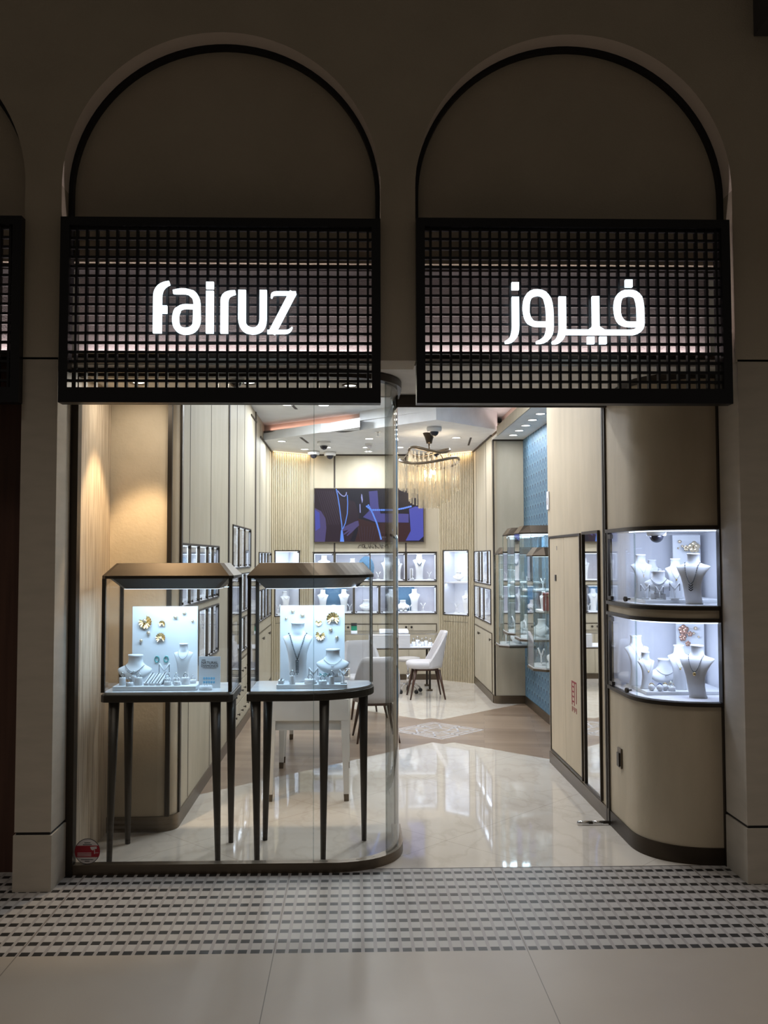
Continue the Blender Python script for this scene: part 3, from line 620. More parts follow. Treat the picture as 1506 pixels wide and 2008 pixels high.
# curved right showcase unit
UZ = [(0.085, 0.80), (1.225, 1.288), (1.70, 2.505)]
g = B('panel_right'); P_ = RT
for z0, z1 in UZ: g.ribbon(P_, z0, z1, 0.02)
struct('wall_curved', g)
gb = B('bronze_satin').ribbon(off(P_, -0.008), 0, 0.085, 0.008); struct('baseboard_curved', gb)
struct('trim_15', B('bronze_dark').ribbon(off(P_, -0.010), 2.47, 2.504, 0.03)); struct('trim_16', B('bronze_dark').box(1.862, 1.888, 4.635, 4.68, 0, 2.505))
struct('wall_showcase_back', B('case_white').box(2.02, 2.04, 4.67, 5.36, 0.7, 1.8).box(1.51, 2.02, 5.34, 5.36, 0.7, 1.8).box(1.875, 2.02, 4.662, 4.68, 0.7, 1.8))
RC = []
for z0, z1, lab in ((1.288, 1.70, 'upper'), (0.80, 1.225, 'lower')):
    t_ = thing('curved_showcase', lab + ' curved glass showcase in the beige rounded unit at the right', 'showcase', (0, 0, z0), 0, 'curved showcases'); H_ = z1 - z0
    fl = [(1.50, 5.34)] + [(x, y) for x, y in off(P_, 0.012)[1:]] + [(2.02, 4.67), (2.02, 5.34)]
    obj('floor_panel', B('case_white').prism(fl, 0.0, 0.012), t_); obj('top_panel', B('case_white').prism(fl, H_ - 0.012, H_), t_)
    for za, zb_ in ((-0.012, 0.008), (H_ - 0.010, H_ + 0.010)): obj('frame', B('bronze_dark').ribbon(off(P_, -0.012), za, zb_, 0.026), t_)
    obj('end_post', B('bronze_dark').box(1.480, 1.498, 5.325, 5.36, 0.008, H_ - 0.010), t_)
    obj('fixed_glass', MB().use('glass').ribbon(P_[4:], 0.012, H_ - 0.012, 0.006), t_)
    dg = obj('glass_door', MB().use('glass').ribbon(P_[:5], 0.012, H_ - 0.012, 0.006), t_)
    obj('door_edge', B('glass_edge').ribbon([P_[4], tuple(Vector(P_[4]) + (Vector(P_[5]) - Vector(P_[4])) * 0.15)], 0.012, H_ - 0.012, 0.008), t_)
    for za, zb_ in ((0.014, 0.035), (H_ - 0.045, H_ - 0.020)): obj('hinge', B('bronze_dark').box(1.478, 1.495, 5.27, 5.32, za, zb_), dg)
    kn = B('bronze_dark').lathe([(0.005, 0), (0.005, 0.02), (0.014, 0.022), (0.014, 0.034)], 0, 0, 0, 12); ko = obj('knob', kn, dg, (P_[3][0] - 0.002, P_[3][1] + 0.02, 0.035)); ko.rotation_euler = (PI / 2, 0, -PI / 2 + 0.3)
    obj('light_strip', MB().use('case_led').ribbon(off(P_[1:], 0.02), H_ - 0.018, H_ - 0.013, 0.006), t_)
    lo = lamp('AREA', 'showcase_led', (1.66, 4.93, z1 - 0.03), 2.1, (0.62, 0.74, 1.0), 0.30, 0.04, target=(1.80, 5.12, z0)); lo2 = lamp('AREA', 'showcase_led', (1.85, 4.72, z1 - 0.03), 1.1, (0.62, 0.74, 1.0), 0.2, 0.03, target=(1.87, 5.0, z0))
t_ = thing('power_outlet', 'small bronze socket plate low on the rounded beige unit', 'outlet', (1.482, 5.15, 0.43)); obj('plate', B('bronze').box(-0.004, 0.005, -0.035, 0.035, -0.055, 0.055), t_, bevel=0.002); obj('flap', B('bronze_dark').box(-0.012, -0.004, -0.02, 0.02, -0.045, 0.03), t_)
t_ = thing('door_stop', 'chrome door closer bar lying on the marble at the doorway', 'door closer', (1.37, 5.37, 0.006), 0)
g = B('chrome').tube([(-0.08, 0, 0.008), (-0.01, 0, 0.008)], 0.009, 10); obj('bar', g, t_); obj('bar', B('chrome').tube([(0.01, 0, 0.008), (0.07, 0, 0.008)], 0.009, 10), t_); obj('pivot', B('bronze_dark').box(-0.012, 0.012, -0.008, 0.008, 0, 0.015), t_); obj('bracket', B('bronze_dark').box(0.072, 0.108, -0.006, 0.006, 0, 0.016), t_)
# ---- teal niche
g = B('wallpaper_teal').box(0, 2.80, 0, 0.05, 0.085, 2.81); struct('wall_teal', g, (1.815, 9.79, 0), -PI / 2)
g = B('panel_beige').box(1.56, 1.815, 9.77, 9.84, 0.085, 2.81); g.ribbon(arc(1.56, 9.84, 0.07, 0.07, PI, PI * 1.5, 8), 0.085, 2.81, 0.05); struct('wall_niche_end', g)
g = B('bronze').box(1.807, 1.815, 7.0, 9.77, 0, 0.085); g.ribbon([(1.482, 9.95)] + arc(1.56, 9.84, 0.078, 0.078, PI, PI * 1.5, 8) + [(1.815, 9.762)], 0, 0.085, 0.01); struct('baseboard_niche', g)
struct('trim_17', B('bronze_dark').box(1.484, 1.50, 9.752, 9.772, 0.085, 2.80).box(1.484, 1.815, 9.752, 9.768, 2.795, 2.81))
struct('ceiling', B('soffit').box(1.487, 1.86, 7.0, 9.84, 2.81, 2.84)); struct('ceiling', B('panel_beige').box(1.475, 1.487, 7.0, 9.40, 2.80, 2.90))
struct('wall_cove', B('cove_pink_glow').box(1.60, 1.63, 7.0, 9.84, 2.84, HI))
t_ = tag(obj('cove_light', B('cove_led').box(1.53, 1.54, 7.05, 9.75, 2.845, 2.853)), 'warm cove light strip above the teal niche soffit', 'cove light')
# ---- right wall rear part
rh = [(0.03, 1.37, 1.255, 1.615), (0.03, 1.37, 0.83, 1.195)]
struct('wall_right_rear', wall_holes(B('panel_beige'), 0, 1.50, 0.085, 3.0, 0.3, rh), FRgt.p(0)[:2] + (0,), FRgt.rz)
GR = 'glass cabinets set in the rear right wall'
cabinet(FRgt, *rh[0], 0.24, 'upper lit glass cabinet on the right wall beside the ribbed corner', GR, doors=(0.38, 0.62, 1.08), e=5, side_led=True)
cabinet(FRgt, *rh[1], 0.24, 'lower lit glass cabinet on the right wall beside the ribbed corner', GR, doors=(0.42, 0.76), e=5, side_led=True)
door_unit(FRgt, 0.03, 1.43, 0.095, 0.725, (0.47, 0.93), 'beige three-door cupboard on the right wall near the white chair', 0.66)
g = B('seam')
for u in (0.25, 1.05): g.box(u - 0.004, u + 0.004, -0.002, 0, 1.63, 2.87)
g.box(0, 1.5, -0.01, 0, 2.852, 2.87); struct('trim_18', g, FRgt.p(0)[:2] + (0,), FRgt.rz)
g = B('bronze').box(0, 1.50, -0.008, 0, 0, 0.085); struct('baseboard_right_rear', g, FRgt.p(0)[:2] + (0,), FRgt.rz)
# ---- back wall
def bx_(x): return x + 0.58
bh = [(bx_(-0.51), bx_(-0.26), 1.25, 1.60), (bx_(-0.235), bx_(0.65), 1.25, 1.60), (bx_(0.675), bx_(1.045), 1.25, 1.60),
      (bx_(-0.51), bx_(-0.015), 0.84, 1.185), (bx_(0.01), bx_(0.31), 0.84, 1.185), (bx_(0.335), bx_(1.045), 0.84, 1.185)]
struct('wall_back', wall_holes(B('panel_beige'), 0, 1.70, 0.065, 2.87, 0.3, bh), FBk.p(0)[:2] + (0,), 0)
GB = 'glass cabinets set in the back wall'
for h, lab, ds in zip(bh, ['upper left back wall cabinet directly under the calligraphy panel, left of the wide one', 'wide upper back wall cabinet under the television holding a blue oval board', 'upper right back wall cabinet holding one tall white bust',
                  'lower left back wall cabinet with teal patterned backing', 'small lower middle back wall cabinet between two wider ones', 'wide lower right back wall cabinet with teal patterned backing'], ((), (0.44,), (), (), (), ())):
    cabinet(FBk, *h, 0.24, lab, GB, doors=ds)
obj_ = B('wallpaper_small').box(0, 0.30, 0.0, 0.008, 0, 0.33)
tag(obj('backing_board', obj_, None, (-0.40, 11.72 + 0.19, 0.846)), 'teal patterned backing board in the lower left back wall cabinet', 'backing board', 'teal boards in the back cabinets')
tag(obj('backing_board', B('wallpaper_small').box(0, 0.34, 0.0, 0.008, 0, 0.33), None, (0.44, 11.72 + 0.19, 0.846)), 'teal patterned backing board in the lower right back wall cabinet', 'backing board', 'teal boards in the back cabinets')
g = B('wallpaper_small').prism_y([(0.105 * math.cos(a * PI / 16), 0.165 + 0.155 * math.sin(a * PI / 16)) for a in range(32)], 0, 0.01)
tag(obj('oval_board', g, None, (0.155, 11.84, 1.246)), 'upright blue oval patterned board in the wide upper back cabinet', 'backing board')
door_unit(FBk, bx_(-0.51), bx_(1.045), 0.068, 0.70, (0.40, 0.81, 1.205), 'long beige cupboard with round knobs under the back wall cabinets', 0.665)
g = B('bronze').box(0.0, 1.70, -0.008, 0, 0, 0.065); struct('baseboard_back', g, FBk.p(0)[:2] + (0,), 0)
g = B('seam')
for x in (-0.248, 0.662): g.box(bx_(x) - 0.010, bx_(x) + 0.010, -0.004, 0, 2.44, 2.87); g.box(bx_(x) - 0.010, bx_(x) + 0.010, -0.004, 0, 1.612, 1.735)
g.box(0.02, 1.68, -0.006, 0, 2.852, 2.87); g.box(bx_(-0.53), bx_(1.06), -0.004, 0, 1.612, 1.622); struct('trim_19', g, FBk.p(0)[:2] + (0,), 0)
# ---- ribbed corner panels with niches
def ribbed(x0, y0, x1, y1, name, nz0, nz1, nu0, nu1, label, loclabel):
    L_ = math.hypot(x1 - x0, y1 - y0); rz = math.atan2(y1 - y0, x1 - x0); F_ = Frame(x0, y0, rz)
    hole = (nu0 * L_, nu1 * L_, nz0, nz1); g = wall_holes(B('slat_wood'), 0, L_, 0.0, 2.88, 0.26, [hole]); n_ = int(L_ / 0.026)
    for i in range(n_):
        u = (i + 0.5) * L_ / n_; seg = [(0.0, nz0 - 0.012), (nz1 + 0.012, 2.86)] if hole[0] - 0.02 < u < hole[1] + 0.02 else [(0.0, 2.86)]
        for a, b_ in seg: g.box(u - 0.0075, u + 0.0075, -0.014, 0, a, b_)
    struct(name, g, (x0, y0, 0), rz)
    cabinet(F_, *hole, 0.22, label, 'corner niches in the ribbed panels', e=3.2, shelf=1.235, back='case_white')
    struct('trim_%d' % (20 + (name != 'wall_ribbed_left')), B('seam').box(hole[0], hole[1], -0.0145, -0.014, 0.74, 0.745), (x0, y0, 0), rz)
    cl_ = tag(obj('cove_light', B('warm_led').box(0.02, L_ - 0.02, -0.016, -0.006, 2.862, 2.868), None, (x0, y0, 0), rz), 'warm light line at the top of the ribbed panel ' + loclabel, 'cove light', 'ribbed panel cove lights')
    lo = lamp('AREA', 'rib_cove', F_.p(L_ / 2, -0.04, 2.86), 2.0, (1.0, 0.7, 0.4), L_ * 0.9, 0.02); lo.rotation_euler = (0, 0, rz)
    return F_
FRL = ribbed(-1.02, 11.34, -0.565, 11.72, 'wall_ribbed_left', 0.83, 1.63, 0.10, 0.72, 'tall lit corner niche in the left ribbed wooden panel', 'left of the television')
FRR = ribbed(1.09, 11.72, 1.487, 11.34, 'wall_ribbed_right', 0.83, 1.63, 0.13, 0.83, 'tall lit corner niche in the right ribbed wooden panel', 'right of the television')
# ================================================================== CEILINGS
low = [(-1.02, 10.33), (-0.35, 9.66), (0.05, 9.50), (0.79, 8.75), (1.487, 9.43), (1.487, 11.98), (-1.02, 11.98)]
struct('ceiling', B('ceiling_white').prism(low, LO, 2.965))
struct('ceiling', B('ceiling_white').prism([(0.06, 9.25 + 0.2), (0.79, 8.75), (1.487, 9.43), (1.487, 11.9), (0.06, 11.9)], 2.965, HI + 0.02))
struct('ceiling', B('ceiling_white').prism([(-0.25, 9.60), (0.06, 9.25), (0.06, 9.49), (-0.1, 9.65)], LO, 2.965))
struct('ceiling', B('cove_pink_glow').prism([(-1.02, 10.48), (0.06, 9.60), (0.06, 11.9), (-1.02, 11.9)], 2.9655, HI + 0.02))
struct('ceiling', B('ceiling_white').box(-1.4, 1.9, 5.43, 11.9, HI, HI + 0.05))
struct('wall_above_header', B('ceiling_white').box(-1.02, 1.49, 5.40, 5.43, 2.5, HI))
g = B('cove_led')
for i in range(60):
    t0 = i / 60; g.box(-0.985 + 1.02 * t0 - 0.004, -0.985 + 1.02 * t0 + 0.004, 10.36 - 0.83 * t0 - 0.004, 10.36 - 0.83 * t0 + 0.004, 2.968, 2.974)
cl_ = tag(obj('cove_light', g), 'pinkish ceiling cove light with a dotted black edge, left of the chandelier', 'cove light')
g = B('seam')
for i in range(70):
    t0 = i / 70; x, y = -1.01 + 1.05 * t0, 10.31 - 0.86 * t0; g.box(x - 0.005, x + 0.005, y - 0.012, y - 0.004, 2.950, 2.972)
obj('diffuser_slot', g, cl_, label='dotted black slot along the cove')
lamp('AREA', 'niche_cove_glow', (1.535, 8.4, 2.86), 1.2, (1.0, 0.80, 0.74), 2.4, 0.03, target=(1.40, 8.4, 3.06))
lamp('AREA', 'cove_glow', (-0.5, 10.02, 3.0), 0.25, (1.0, 0.60, 0.48), 1.2, 0.03, target=(-0.44, 10.09, 3.05)).rotation_euler.z += 0
def disc_light(x, y, z, label, group, r=0.045):
    t_ = thing('ceiling_spotlight', label, 'ceiling light', (x, y, z), 0, group)
    obj('rim', B('lamp_white').lathe([(r, 0.0), (r * 1.22, 0.0), (r * 1.22, -0.006), (r, -0.004)], 0, 0, 0, 24, caps=False), t_); obj('lens', B('disc_light').lathe([(r, -0.001), (r * 0.98, -0.003)], 0, 0, 0, 24), t_)
names = ['left of the left ceiling slot', 'behind the middle dome camera on the rear ceiling', 'between the post and the central sprinkler', 'in the middle of the rear ceiling', 'nearest the television top', 'beside the left ribbed panel top', 'right of the chandelier canopy beside the slot', 'hidden just behind the chandelier top']
for (x, y), nm in zip(REAR_SPOTS, names): disc_light(x, y, LO, 'round recessed spotlight ' + nm, 'rear ceiling spotlights')
names = ['nearest the left wall on the high ceiling', 'just before the pink cove on the high ceiling', 'high ceiling behind the header, left', 'high ceiling behind the header, over the star medallion', 'high ceiling nearest the left wall and door', 'high ceiling just inside the doorway', 'high ceiling near the closet door']
for (x, y), nm in zip(HIGH_SPOTS, names): disc_light(x, y, HI, 'round recessed spotlight ' + nm, 'high ceiling spotlights', 0.05)
names = ['farthest from the door', 'second from the far end', 'third from the far end', 'fourth from the far end', 'fifth from the far end', 'nearest the door']
for (x, y), nm in zip(NICHE_SPOTS, names): disc_light(x, y, 2.81, 'small spotlight over the teal niche, ' + nm, 'niche soffit spotlights', 0.04)
for (x, y), nm in zip(WINDOW_SPOTS, ['beside the streaked stone wall', 'above the gap between the two table showcases', 'near the curved glass corner']):
    t_ = thing('window_downlight', 'bronze rimmed downlight in the window soffit ' + nm, 'ceiling light', (x, y, 2.504), 0, 'window soffit downlights')
    obj('rim', B('bronze').lathe([(0.032, 0), (0.048, 0), (0.048, -0.008), (0.032, -0.004)], 0, 0, 0, 24, caps=False), t_); obj('lens', B('disc_light').lathe([(0.032, -0.001), (0.031, -0.002)], 0, 0, 0, 24), t_)
t_ = thing('dome_camera', 'white and dark dome camera on the window soffit between two downlights', 'camera', (-0.62, 4.80, 2.504)); obj('housing', B('lamp_white').cyl(0, 0, -0.03, 0, 0.045, 0.045, 20), t_); obj('dome', B('gem_black').lathe([(0.033 * math.cos(a * PI / 16), -0.03 - 0.033 * math.sin(a * PI / 16)) for a in range(9)], 0, 0, 0, 18), t_)
for x0, y0, x1, y1, z, nm in ((-0.60, 10.05, -0.545, 10.55, LO, 'on the rear ceiling near the left ribbed panel'), (1.28, 10.05, 1.34, 10.75, LO, 'on the rear ceiling right of the chandelier'), (-0.66, 8.7, -0.60, 9.3, HI, 'on the high ceiling near the left wall')):
    g = B('ink').prism([(x0, y0), (x0 + 0.03, y0), (x1 + 0.03, y1), (x1, y1)], z - 0.003, z - 0.001) if x1 < 1 else B('ink').prism([(x0, y0), (x0 + 0.022, y0), (x1 + 0.022 , y1), (x1, y1)], z - 0.003, z - 0.001)
    tag(obj('ceiling_slot', g), 'long thin black air slot ' + nm, 'air vent', 'ceiling air slots')
for x, y, nm in ((0.815, 9.25, 'directly in front of the chandelier canopy'), (-0.343, 10.43, 'nearest the pink cove on the rear ceiling'), (-0.50, 11.36, 'in front of the left ribbed panel top'), (-0.30, 11.45, 'above the left end of the television'), (1.02, 11.2, 'behind the right side of the chandelier')):
    t_ = thing('dome_camera', 'white dome security camera ' + nm, 'camera', (x, y, LO), 0, 'dome cameras on the rear ceiling', 1.0)
    obj('housing', B('lamp_white').lathe([(0.075, 0), (0.078, -0.02), (0.070, -0.048)], 0, 0, 0, 24), t_); obj('dome', B('gem_black').sphere(0, 0, -0.048, 0.046, 18, 8), t_)
for x, y, nm in ((0.252, 9.614, 'left of the chandelier'), (0.17, 11.15, 'above the television')):
    t_ = thing('sprinkler', 'small ceiling sprinkler ' + nm, 'sprinkler', (x, y, LO), 0, 'sprinklers'); obj('rosette', B('silver').cyl(0, 0, -0.006, 0, 0.03, 0.03, 16), t_); obj('head', B('silver').cyl(0, 0, -0.04, -0.006, 0.006, 0.006, 8).cyl(0, 0, -0.046, -0.04, 0.022, 0.022, 12), t_)
t_ = thing('smoke_detector', 'small white smoke detector on the rear ceiling above the television', 'smoke detector', (0.175, 10.62, LO)); obj('base', B('lamp_white').cyl(0, 0, -0.02, 0, 0.045, 0.045, 20), t_); obj('sensor', B('case_grey').lathe([(0.035, -0.02), (0.03, -0.045)], 0, 0, 0, 18), t_)
# ================================================================== TELEVISION
tv = thing('television', 'wide wall television showing two women wearing blue bead necklaces', 'television', (-0.50, 11.70, 1.75)); W, H_ = 1.386, 0.675
obj('casing', B('bronze').box(-0.008, W + 0.008, -0.03, 0.018, -0.008, H_ + 0.008), tv)
def em(nm, c, s_=1.0):
    b_ = emit(nm, c, s_).node_tree.nodes['Principled BSDF']; b_.inputs['Base Color'].default_value = (0.01, 0.01, 0.012, 1); b_.inputs['Roughness'].default_value = 0.2; b_.inputs['Specular IOR Level'].default_value = 0.25
em('tv_dark', (0.010, 0.008, 0.016), 1.0); em('tv_dress', (0.026, 0.013, 0.022), 1.0); em('tv_dress2', (0.040, 0.014, 0.014), 1.0); em('tv_stripe', (0.045, 0.028, 0.045), 1.0)
em('tv_skin', (0.085, 0.065, 0.19), 1.0); em('tv_skin2', (0.075, 0.085, 0.42), 1.0); em('tv_neck', (0.075, 0.07, 0.27), 1.0); em('tv_bead', (0.14, 0.30, 0.95), 1.0); em('tv_pearl', (0.35, 0.37, 0.75), 1.0)
TX = lambda x, y: ((x - 48) / 1392 * W, (735 - y) / 670 * H_)
def tvpoly(g, mt, pts, k): g.use(mt).prism_y([TX(*p) for p in pts][::-1], -0.0305 - 0.0004 * k, -0.030)
g = B('tv_dark').prism_y([(0, 0), (W, 0), (W, H_), (0, H_)], -0.031, -0.030); obj('screen', g, tv)
g = MB()
tvpoly(g, 'tv_dress', [(50, 70), (300, 70), (380, 180), (560, 230), (620, 400), (500, 735), (190, 735), (150, 380), (50, 310)], 2)
tvpoly(g, 'tv_dress2', [(600, 440), (830, 500), (1060, 495), (1260, 500), (1275, 600), (1210, 735), (560, 735), (600, 600)], 2)
for i in range(9): tvpoly(g, 'tv_stripe', [(70 + i * 26, 80 + i * 4), (78 + i * 26, 80), (210 + i * 30, 520), (200 + i * 30, 520)], 3)
for i in range(7): tvpoly(g, 'tv_stripe', [(600 + i * 40, 540), (606 + i * 40, 540), (640 + i * 26, 730), (632 + i * 26, 730)], 3)
tvpoly(g, 'tv_skin', [(50, 310), (130, 350), (185, 440), (198, 560), (180, 735), (50, 735)], 4)
tvpoly(g, 'tv_skin2', [(50, 330), (110, 370), (120, 560), (60, 600)], 5)
tvpoly(g, 'tv_neck', [(740, 100), (850, 90), (865, 290), (890, 380), (1060, 380), (1250, 385), (1250, 495), (830, 490), (665, 425), (740, 350), (755, 270)], 4)
tvpoly(g, 'tv_skin2', [(1255, 320), (1340, 290), (1435, 310), (1438, 670), (1380, 722), (1210, 722), (1275, 600)], 4)
tvpoly(g, 'tv_skin', [(395, 565), (480, 520), (570, 478), (605, 470), (615, 530), (575, 565), (520, 620), (465, 665), (455, 655), (500, 600), (425, 650), (415, 640), (480, 585), (400, 605)], 6)
tvpoly(g, 'tv_pearl', [(645, 130), (655, 140), (665, 210), (655, 250), (640, 180)], 5); tvpoly(g, 'tv_pearl', [(622, 260), (632, 260), (636, 370), (624, 370)], 5)
g.use('tv_pearl'); stroke(g, [TX(*p) for p in [(340, 90), (370, 130), (400, 155), (430, 162), (450, 140), (455, 110)]], 0.012, -0.034, -0.030)
obj('picture', g, tv)
g = MB().use('tv_bead')
def beads(pts, r):
    P2 = [Vector(TX(*p)) for p in pts]
    for a, b_ in zip(P2, P2[1:]):
        n_ = max(1, int((b_ - a).length / (r * 1.7)))
        for i in range(n_): p = a + (b_ - a) * i / n_; g.prism_y([(p.x + r * math.cos(k * PI / 4), p.y + r * math.sin(k * PI / 4)) for k in range(8)], -0.0345, -0.030)
beads([(325, 75), (345, 170), (365, 290), (380, 420), (395, 520), (398, 600)], 0.008); beads([(465, 150), (470, 250), (465, 380), (440, 500), (405, 580)], 0.007)
tvpoly(g, 'tv_bead', [(385, 590), (405, 590), (425, 735), (372, 735)], 6)
beads([(715, 290), (770, 335), (900, 335), (1060, 335), (1180, 315), (1300, 285)], 0.013); beads([(735, 275), (790, 380), (840, 500), (870, 600), (900, 720)], 0.012); beads([(1055, 590), (1085, 650), (1115, 720)], 0.017)
obj('bead_picture', g, tv, label='bright blue bead necklaces on the screen')
# calligraphy lettering on the wall
g = B('bronze_dark'); cx0, cz0 = 0.075, 1.66
for k, (x, w_, h) in enumerate([(0.0, .05, .05), (.045, .03, .06), (.085, .05, .045), (.12, .03, .065), (.15, .05, .05), (.19, .03, .065), (.22, .055, .05), (.27, .03, .06), (.305, .05, .045), (.345, .04, .055)]):
    stroke(g, [(x + w_ * 0.5 * math.cos(a * 0.7 + k), h * 0.55 + h * 0.4 * math.sin(a * 0.9 + k * 0.6)) for a in range(7)], [0.002, .005, .007, .006, .005, .003, .002], -0.006, 0.0)
    if k % 2: stroke(g, [(x + 0.01, 0.0), (x + 0.012, h)], 0.005, -0.006, 0)
    g.box(x + 0.02, x + 0.026, -0.006, 0, h + 0.004, h + 0.009)
tag(obj('calligraphy', g, None, (cx0, 11.72, cz0)), 'small bronze arabic calligraphy on the back wall below the television', 'wall lettering')
# ================================================================== JEWELLERY DISPLAY PIECES
TALL = [(0, .155, .11, .02), (.02, .155, .11, .02), (.12, .145, .075, -.02), (.32, .145, .06, -.07), (.5, .165, .06, -.085), (.62, .20, .065, -.07), (.70, .235, .07, -.04), (.745, .255, .075, -.01), (.765, .235, .075, .0), (.785, .17, .08, .01), (.81, .128, .085, .01), (.86, .112, .085, .015), (.965, .108, .085, .015), (.975, .118, .092, .015), (1.0, .115, .09, .015)]
LOWB = [(0, .22, .17, .04), (.02, .22, .17, .04), (.09, .19, .15, .03), (.12, .20, .15, -.03), (.15, .28, .15, -.09), (.20, .38, .16, -.13), (.27, .475, .17, -.135), (.35, .55, .17, -.115), (.43, .60, .165, -.08), (.49, .605, .16, -.045), (.53, .57, .16, -.02), (.58, .46, .165, .005), (.64, .34, .17, .025), (.73, .265, .175, .035), (.93, .25, .17, .035), (.945, .27, .18, .035), (1.0, .265, .178, .035)]
ARCH = [(0, .17, .10, .06), (.02, .17, .10, .06), (.10, .165, .075, .0), (.25, .165, .055, -.075), (.42, .185, .05, -.10), (.55, .225, .06, -.095), (.65, .28, .085, -.06), (.72, .325, .12, .0), (.745, .33, .14, .035), (.765, .28, .13, .04), (.785, .20, .11, .035), (.81, .14, .09, .03), (.86, .118, .085, .03), (.965, .112, .085, .03), (.975, .124, .094, .03), (1.0, .12, .09, .03)]
def section(prof, z):
    for a, b_ in zip(prof, prof[1:]):
        if a[0] <= z <= b_[0]:
            t = 0 if b_[0] == a[0] else (z - a[0]) / (b_[0] - a[0]); return [a[i] + (b_[i] - a[i]) * t for i in range(4)]
    return list(prof[-1])
def bust_mesh(prof, name):
    g = B('leather_white'); g.loft([[(hw * math.cos(2 * PI * i / 24), cy + hd * math.sin(2 * PI * i / 24), z) for i in range(24)] for z, hw, hd, cy in prof]); return g.mesh(name)
BM = {'tall': bust_mesh(TALL, 'necklace_bust'), 'low': bust_mesh(LOWB, 'collar_bust'), 'arch': bust_mesh(ARCH, 'necklace_bust')}
PR = {'tall': TALL, 'low': LOWB, 'arch': ARCH}
def surf(prof, x, z):
    _, hw, hd, cy = section(prof, z); k = min(0.98, abs(x) / hw); return cy - hd * math.sqrt(1 - k * k)
def skin(prof, x, z, d):
    """a point d outside the bust's surface"""
    _, hw, hd, cy = section(prof, z); k = max(-0.98, min(0.98, x / hw)); y = -hd * math.sqrt(1 - k * k); n_ = Vector((k / hw, y / (hd * hd))).normalized()
    return (k * hw + n_.x * d, cy + y + n_.y * d, z + d * 0.5)
def neck_mesh(kind, style, m1, m2, depth, bead):
    """beads following the bust's front: half width at the collar, drop depth"""
    prof = PR[kind]; g = MB(); top = 0.62 if kind == 'low' else 0.80; w0 = 0.32 if kind == 'low' else 0.13; pts = []
    n_ = 30
    for i in range(n_ + 1):
        t = -1 + 2 * i / n_; x = w0 * t * (1 if style != 'V' else 1); sh = (1 - t * t) ** (0.55 if style == 'U' else 1.0) if style != 'V' else (1 - abs(t))
        z = top - depth * sh; pts.append((x, z))
    for i, (x, z) in enumerate(pts):
        p = skin(prof, x, z, bead * 2.0); g.use(m1); g.sphere(*p, bead, 6, 4)
        if i < n_: g.tube([p, skin(prof, *pts[i + 1], bead * 2.0)], bead * 0.45, 5)
    x, z = 0, top - depth; y = surf(prof, 0, z) - bead * 2.2
    if style == 'V':
        g.use(m2)
        for k in range(9):
            for sx in (-1, 0, 1): g.sphere(sx * bead * 1.3, y, z - k * bead * 1.8 - (0 if sx else bead * 2), bead * 0.9, 6, 4)
    if style == 'P':
        g.use(m2).sphere(0, y - bead, z - bead * 3.5, bead * 3.6, 10, 6, 1, 0.5, 1); g.use('gem_black').sphere(0, y - bead * 3, z - bead * 3.5, bead * 1.1, 6, 4)
    if style == 'C':
        g.use(m2)
        for k in range(3): g.prism_y([(-bead * 3.5, z - k * bead * 3.6), (0, z - bead * 3 - k * bead * 3.6), (bead * 3.5, z - k * bead * 3.6), (bead * 3.5, z - bead * 1.6 - k * bead * 3.6), (0, z - bead * 4.6 - k * bead * 3.6), (-bead * 3.5, z - bead * 1.6 - k * bead * 3.6)], y - bead * 1.5, y)
    if style == 'D':
        g.use(m2)
        for i, (x, z) in enumerate(pts):
            if i % 2 == 0 and 4 < i < n_ - 4: g.sphere(*skin(prof, x * 1.04, z - bead * 3.0, bead * 2.8), bead * 1.4, 6, 4)
    if style == 'F': # fringe
        g.use(m2)
        for k in range(-2, 3): g.tube([(k * bead * 2.4, surf(prof, 0, z) - bead * 2, z), (k * bead * 2.4, surf(prof, 0, z - bead * 9) - bead * 2.2, z - bead * (9 - abs(k)))], bead * 0.4, 5)
    return g.mesh('necklace')
NC = {}
def bust(kind, loc, rz, h, place, nk=None, grp='necklace busts'):
    nm = 'collar_bust' if kind == 'low' else 'necklace_bust'; loc = (loc[0], loc[1], loc[2] + 0.0006)
    tag(put(nm, BM[kind], loc, rz, None, h), ('low' if kind == 'low' else 'tall') + ' white display bust ' + place, 'display bust', grp)
    if nk:
        if (kind, nk) not in NC:
            NC[(kind, nk)] = neck_mesh(kind, *NK[nk])
        tag(put('necklace', NC[(kind, nk)], loc, rz, None, h), NKL[nk] + ' on the bust ' + place, 'necklace', 'necklaces on busts')
NK = {'thin': ('U', 'gem_grey', 'gem_grey', 0.20, 0.006), 'pearl': ('U', 'silver', 'silver', 0.17, 0.009), 'vee': ('V', 'gem_grey', 'gem_grey', 0.43, 0.0135), 'pend': ('V', 'silver', 'gold', 0.25, 0.004), 'gold': ('P', 'gold_pale', 'gold', 0.30, 0.006),
      'chev': ('C', 'gem_grey', 'gem_black', 0.40, 0.012), 'drop': ('D', 'gem_grey', 'gem_grey', 0.22, 0.014), 'sapph': ('D', 'gem_blue', 'gem_grey', 0.20, 0.008), 'diam': ('F', 'gem_grey', 'silver', 0.18, 0.010), 'med': ('P', 'gem_grey', 'gold', 0.30, 0.009)}
NKL = {'thin': 'thin grey necklace', 'pearl': 'silver bead necklace', 'vee': 'long dark beaded y-shaped necklace', 'pend': 'fine chain necklace', 'gold': 'gold pendant necklace', 'chev': 'beaded necklace with chevron pendant', 'drop': 'grey necklace with round drops', 'sapph': 'dark blue drop necklace', 'diam': 'silver fringe necklace', 'med': 'gold medallion necklace'}
